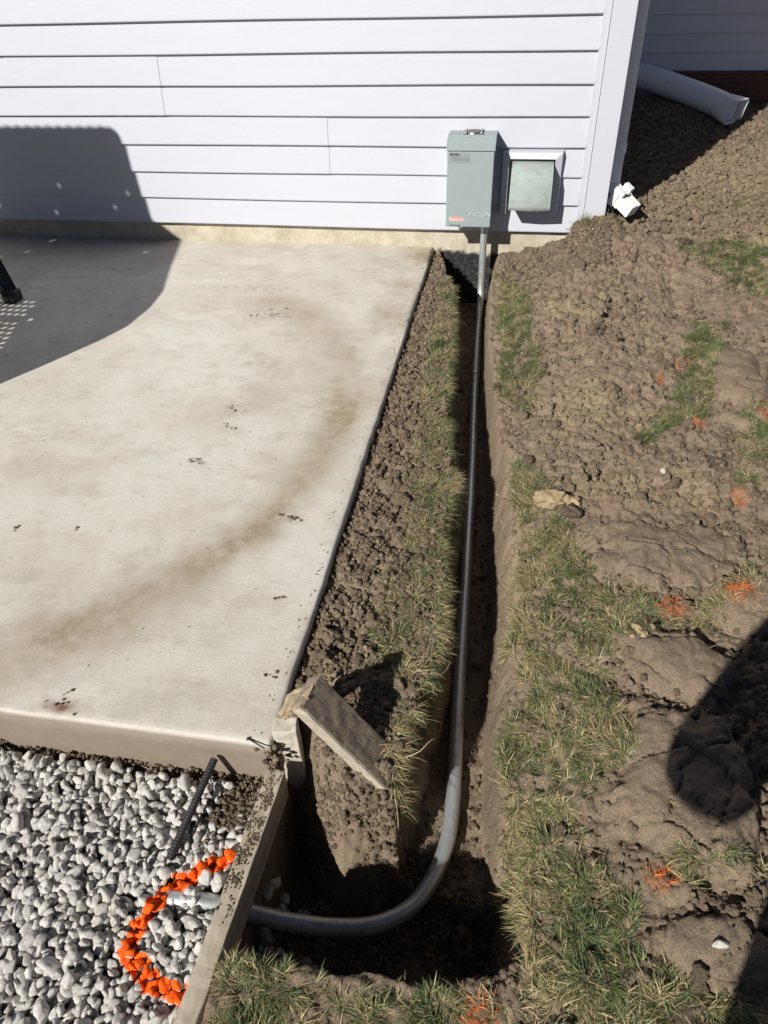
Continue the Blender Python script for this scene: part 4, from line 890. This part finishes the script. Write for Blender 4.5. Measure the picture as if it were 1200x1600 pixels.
for k in range(3):
    th = np.linspace(0, 4.6, 24); rr2 = np.linspace(.028,.008,24); cx_, cz_ = -2.36-.035*k, .16+.05*k
    tube('scroll', np.stack([cx_+rr2*np.cos(th), np.full(24,-.91), cz_+rr2*np.sin(th)],1), .004, scm, ch, 8)

# ------------------------------------------------------------------ the photographer, who throws the shadow at lower right
def skin(name, chains, mat, root, parent=None):
    V, E, Rd = [], [], []; idx = {}
    def add(p, rad):
        k = tuple(round(c,4) for c in p)
        if k not in idx: idx[k] = len(V); V.append(p); Rd.append(rad)
        return idx[k]
    for c in chains:
        ids = [add(p[:3], p[3]) for p in c]; E += list(zip(ids, ids[1:]))
    me = bpy.data.meshes.new(name); me.from_pydata(V, E, []); o = link(name, me, mat, parent)
    sk = o.modifiers.new('skin','SKIN'); sk.use_smooth_shade = True
    lay = me.skin_vertices[0].data if me.skin_vertices else me.skin_vertices.new().data
    for i, rd in enumerate(Rd):
        lay[i].radius = rd if isinstance(rd, tuple) else (rd, rd); lay[i].use_root = (i == idx[tuple(round(c,4) for c in root)])
    sb = o.modifiers.new('sub','SUBSURF'); sb.levels = 1; sb.render_levels = 2; return o
def person_mat():
    m = NT('person_surface'); tc = m.n('ShaderNodeTexCoord'); sp = m.n('ShaderNodeSeparateXYZ'); m.l(tc.outputs['Object'], sp.inputs[0])
    c = m.ramp(sp.outputs[2], [(.0,(.05,.04,.035)),(.055,(.06,.08,.13)),(.56,(.06,.08,.13)),(.565,(.16,.17,.18))])
    f = m.noise(30, 4, .6); c = m.mix(.2, c, m.mix(f, (.03,.03,.03), (.25,.25,.25)))
    return m.out(c, .9, 0, m.bump(f, .3, .004), .2)
gz = 0.0; bx, by = .145, -4.13
pel = (bx, by, .93, .16)
body = [[pel, (bx,by,1.05,.125), (bx,by+.01,1.2,.14), (bx,by+.02,1.36,.13), (bx,by+.02,1.46,.07), (bx,by+.04,1.53,.055), (bx,by+.075,1.62,.088), (bx-.005,by+.095,1.70,.09)]]
for s_, hipx in ((-1,bx-.10),(1,bx+.10)):
    body.append([pel, (hipx,by,.80,.115), (hipx+.01*s_,by+.01,.50,.08), (hipx+.015*s_,by-.02,.30,.055), (hipx+.02*s_,by-.03,.09,.042), (hipx+.025*s_,by+.07,.04,.04), (hipx+.03*s_,by+.14,.025,.03)])
sh = (bx,by+.02,1.36,.13)
body.append([sh, (bx-.17,by+.03,1.36,.115), (bx-.285,by+.05,1.10,.11), (bx-.35,by+.07,.90,.095), (bx-.26,by+.20,1.06,.06), (bx-.165,by+.30,1.18,.034), (bx-.14,by+.33,1.215,.034)])
body.append([sh, (bx+.15,by+.03,1.37,.065), (bx+.21,by+.07,1.10,.05), (bx+.20,by+.16,1.05,.044), (bx+.02,by+.30,1.20,.032), (bx-.02,by+.33,1.225,.034)])
for hx, dr in ((bx-.125,-1),(bx-.02,1)):
    for k in range(4): body.append([(hx,by+.33,1.225,.034), (hx-.004*dr,by+.352,1.255-.018*k,.0095), (hx-.012*dr,by+.372,1.268-.020*k,.0085), (hx-.032*dr,by+.366,1.272-.021*k,.0075)])
    body.append([(hx,by+.33,1.225,.034), (hx-.012*dr,by+.335,1.255,.010), (hx-.03*dr,by+.338,1.27,.0085)])
pr_ = skin('person', body, person_mat(), pel[:3]); tag(pr_, 'person standing behind the camera holding up a phone, throwing the shadow at lower right', 'person')
bm = bmesh.new(); bmesh.ops.create_uvsphere(bm, u_segments=28, v_segments=16, radius=.104, matrix=Matrix.Translation((bx-.003,by+.07,1.72)) @ Matrix.Diagonal((.95,1.08,.9,1)))
for v_ in bm.verts:
    if v_.co.y > by+.14 and v_.co.z < 1.73: v_.co.y = by+.14
bmobj('hair', bm, simple('brown_hair', (.06,.04,.03), .8), pr_, True)
bm = bmesh.new(); box(bm, (-.035,-3.768,1.20), (.040,-3.759,1.345)); tag(bmobj('mobile_phone', bm, M_black, None, bevel=.003), 'black mobile phone held up by the standing person', 'phone')
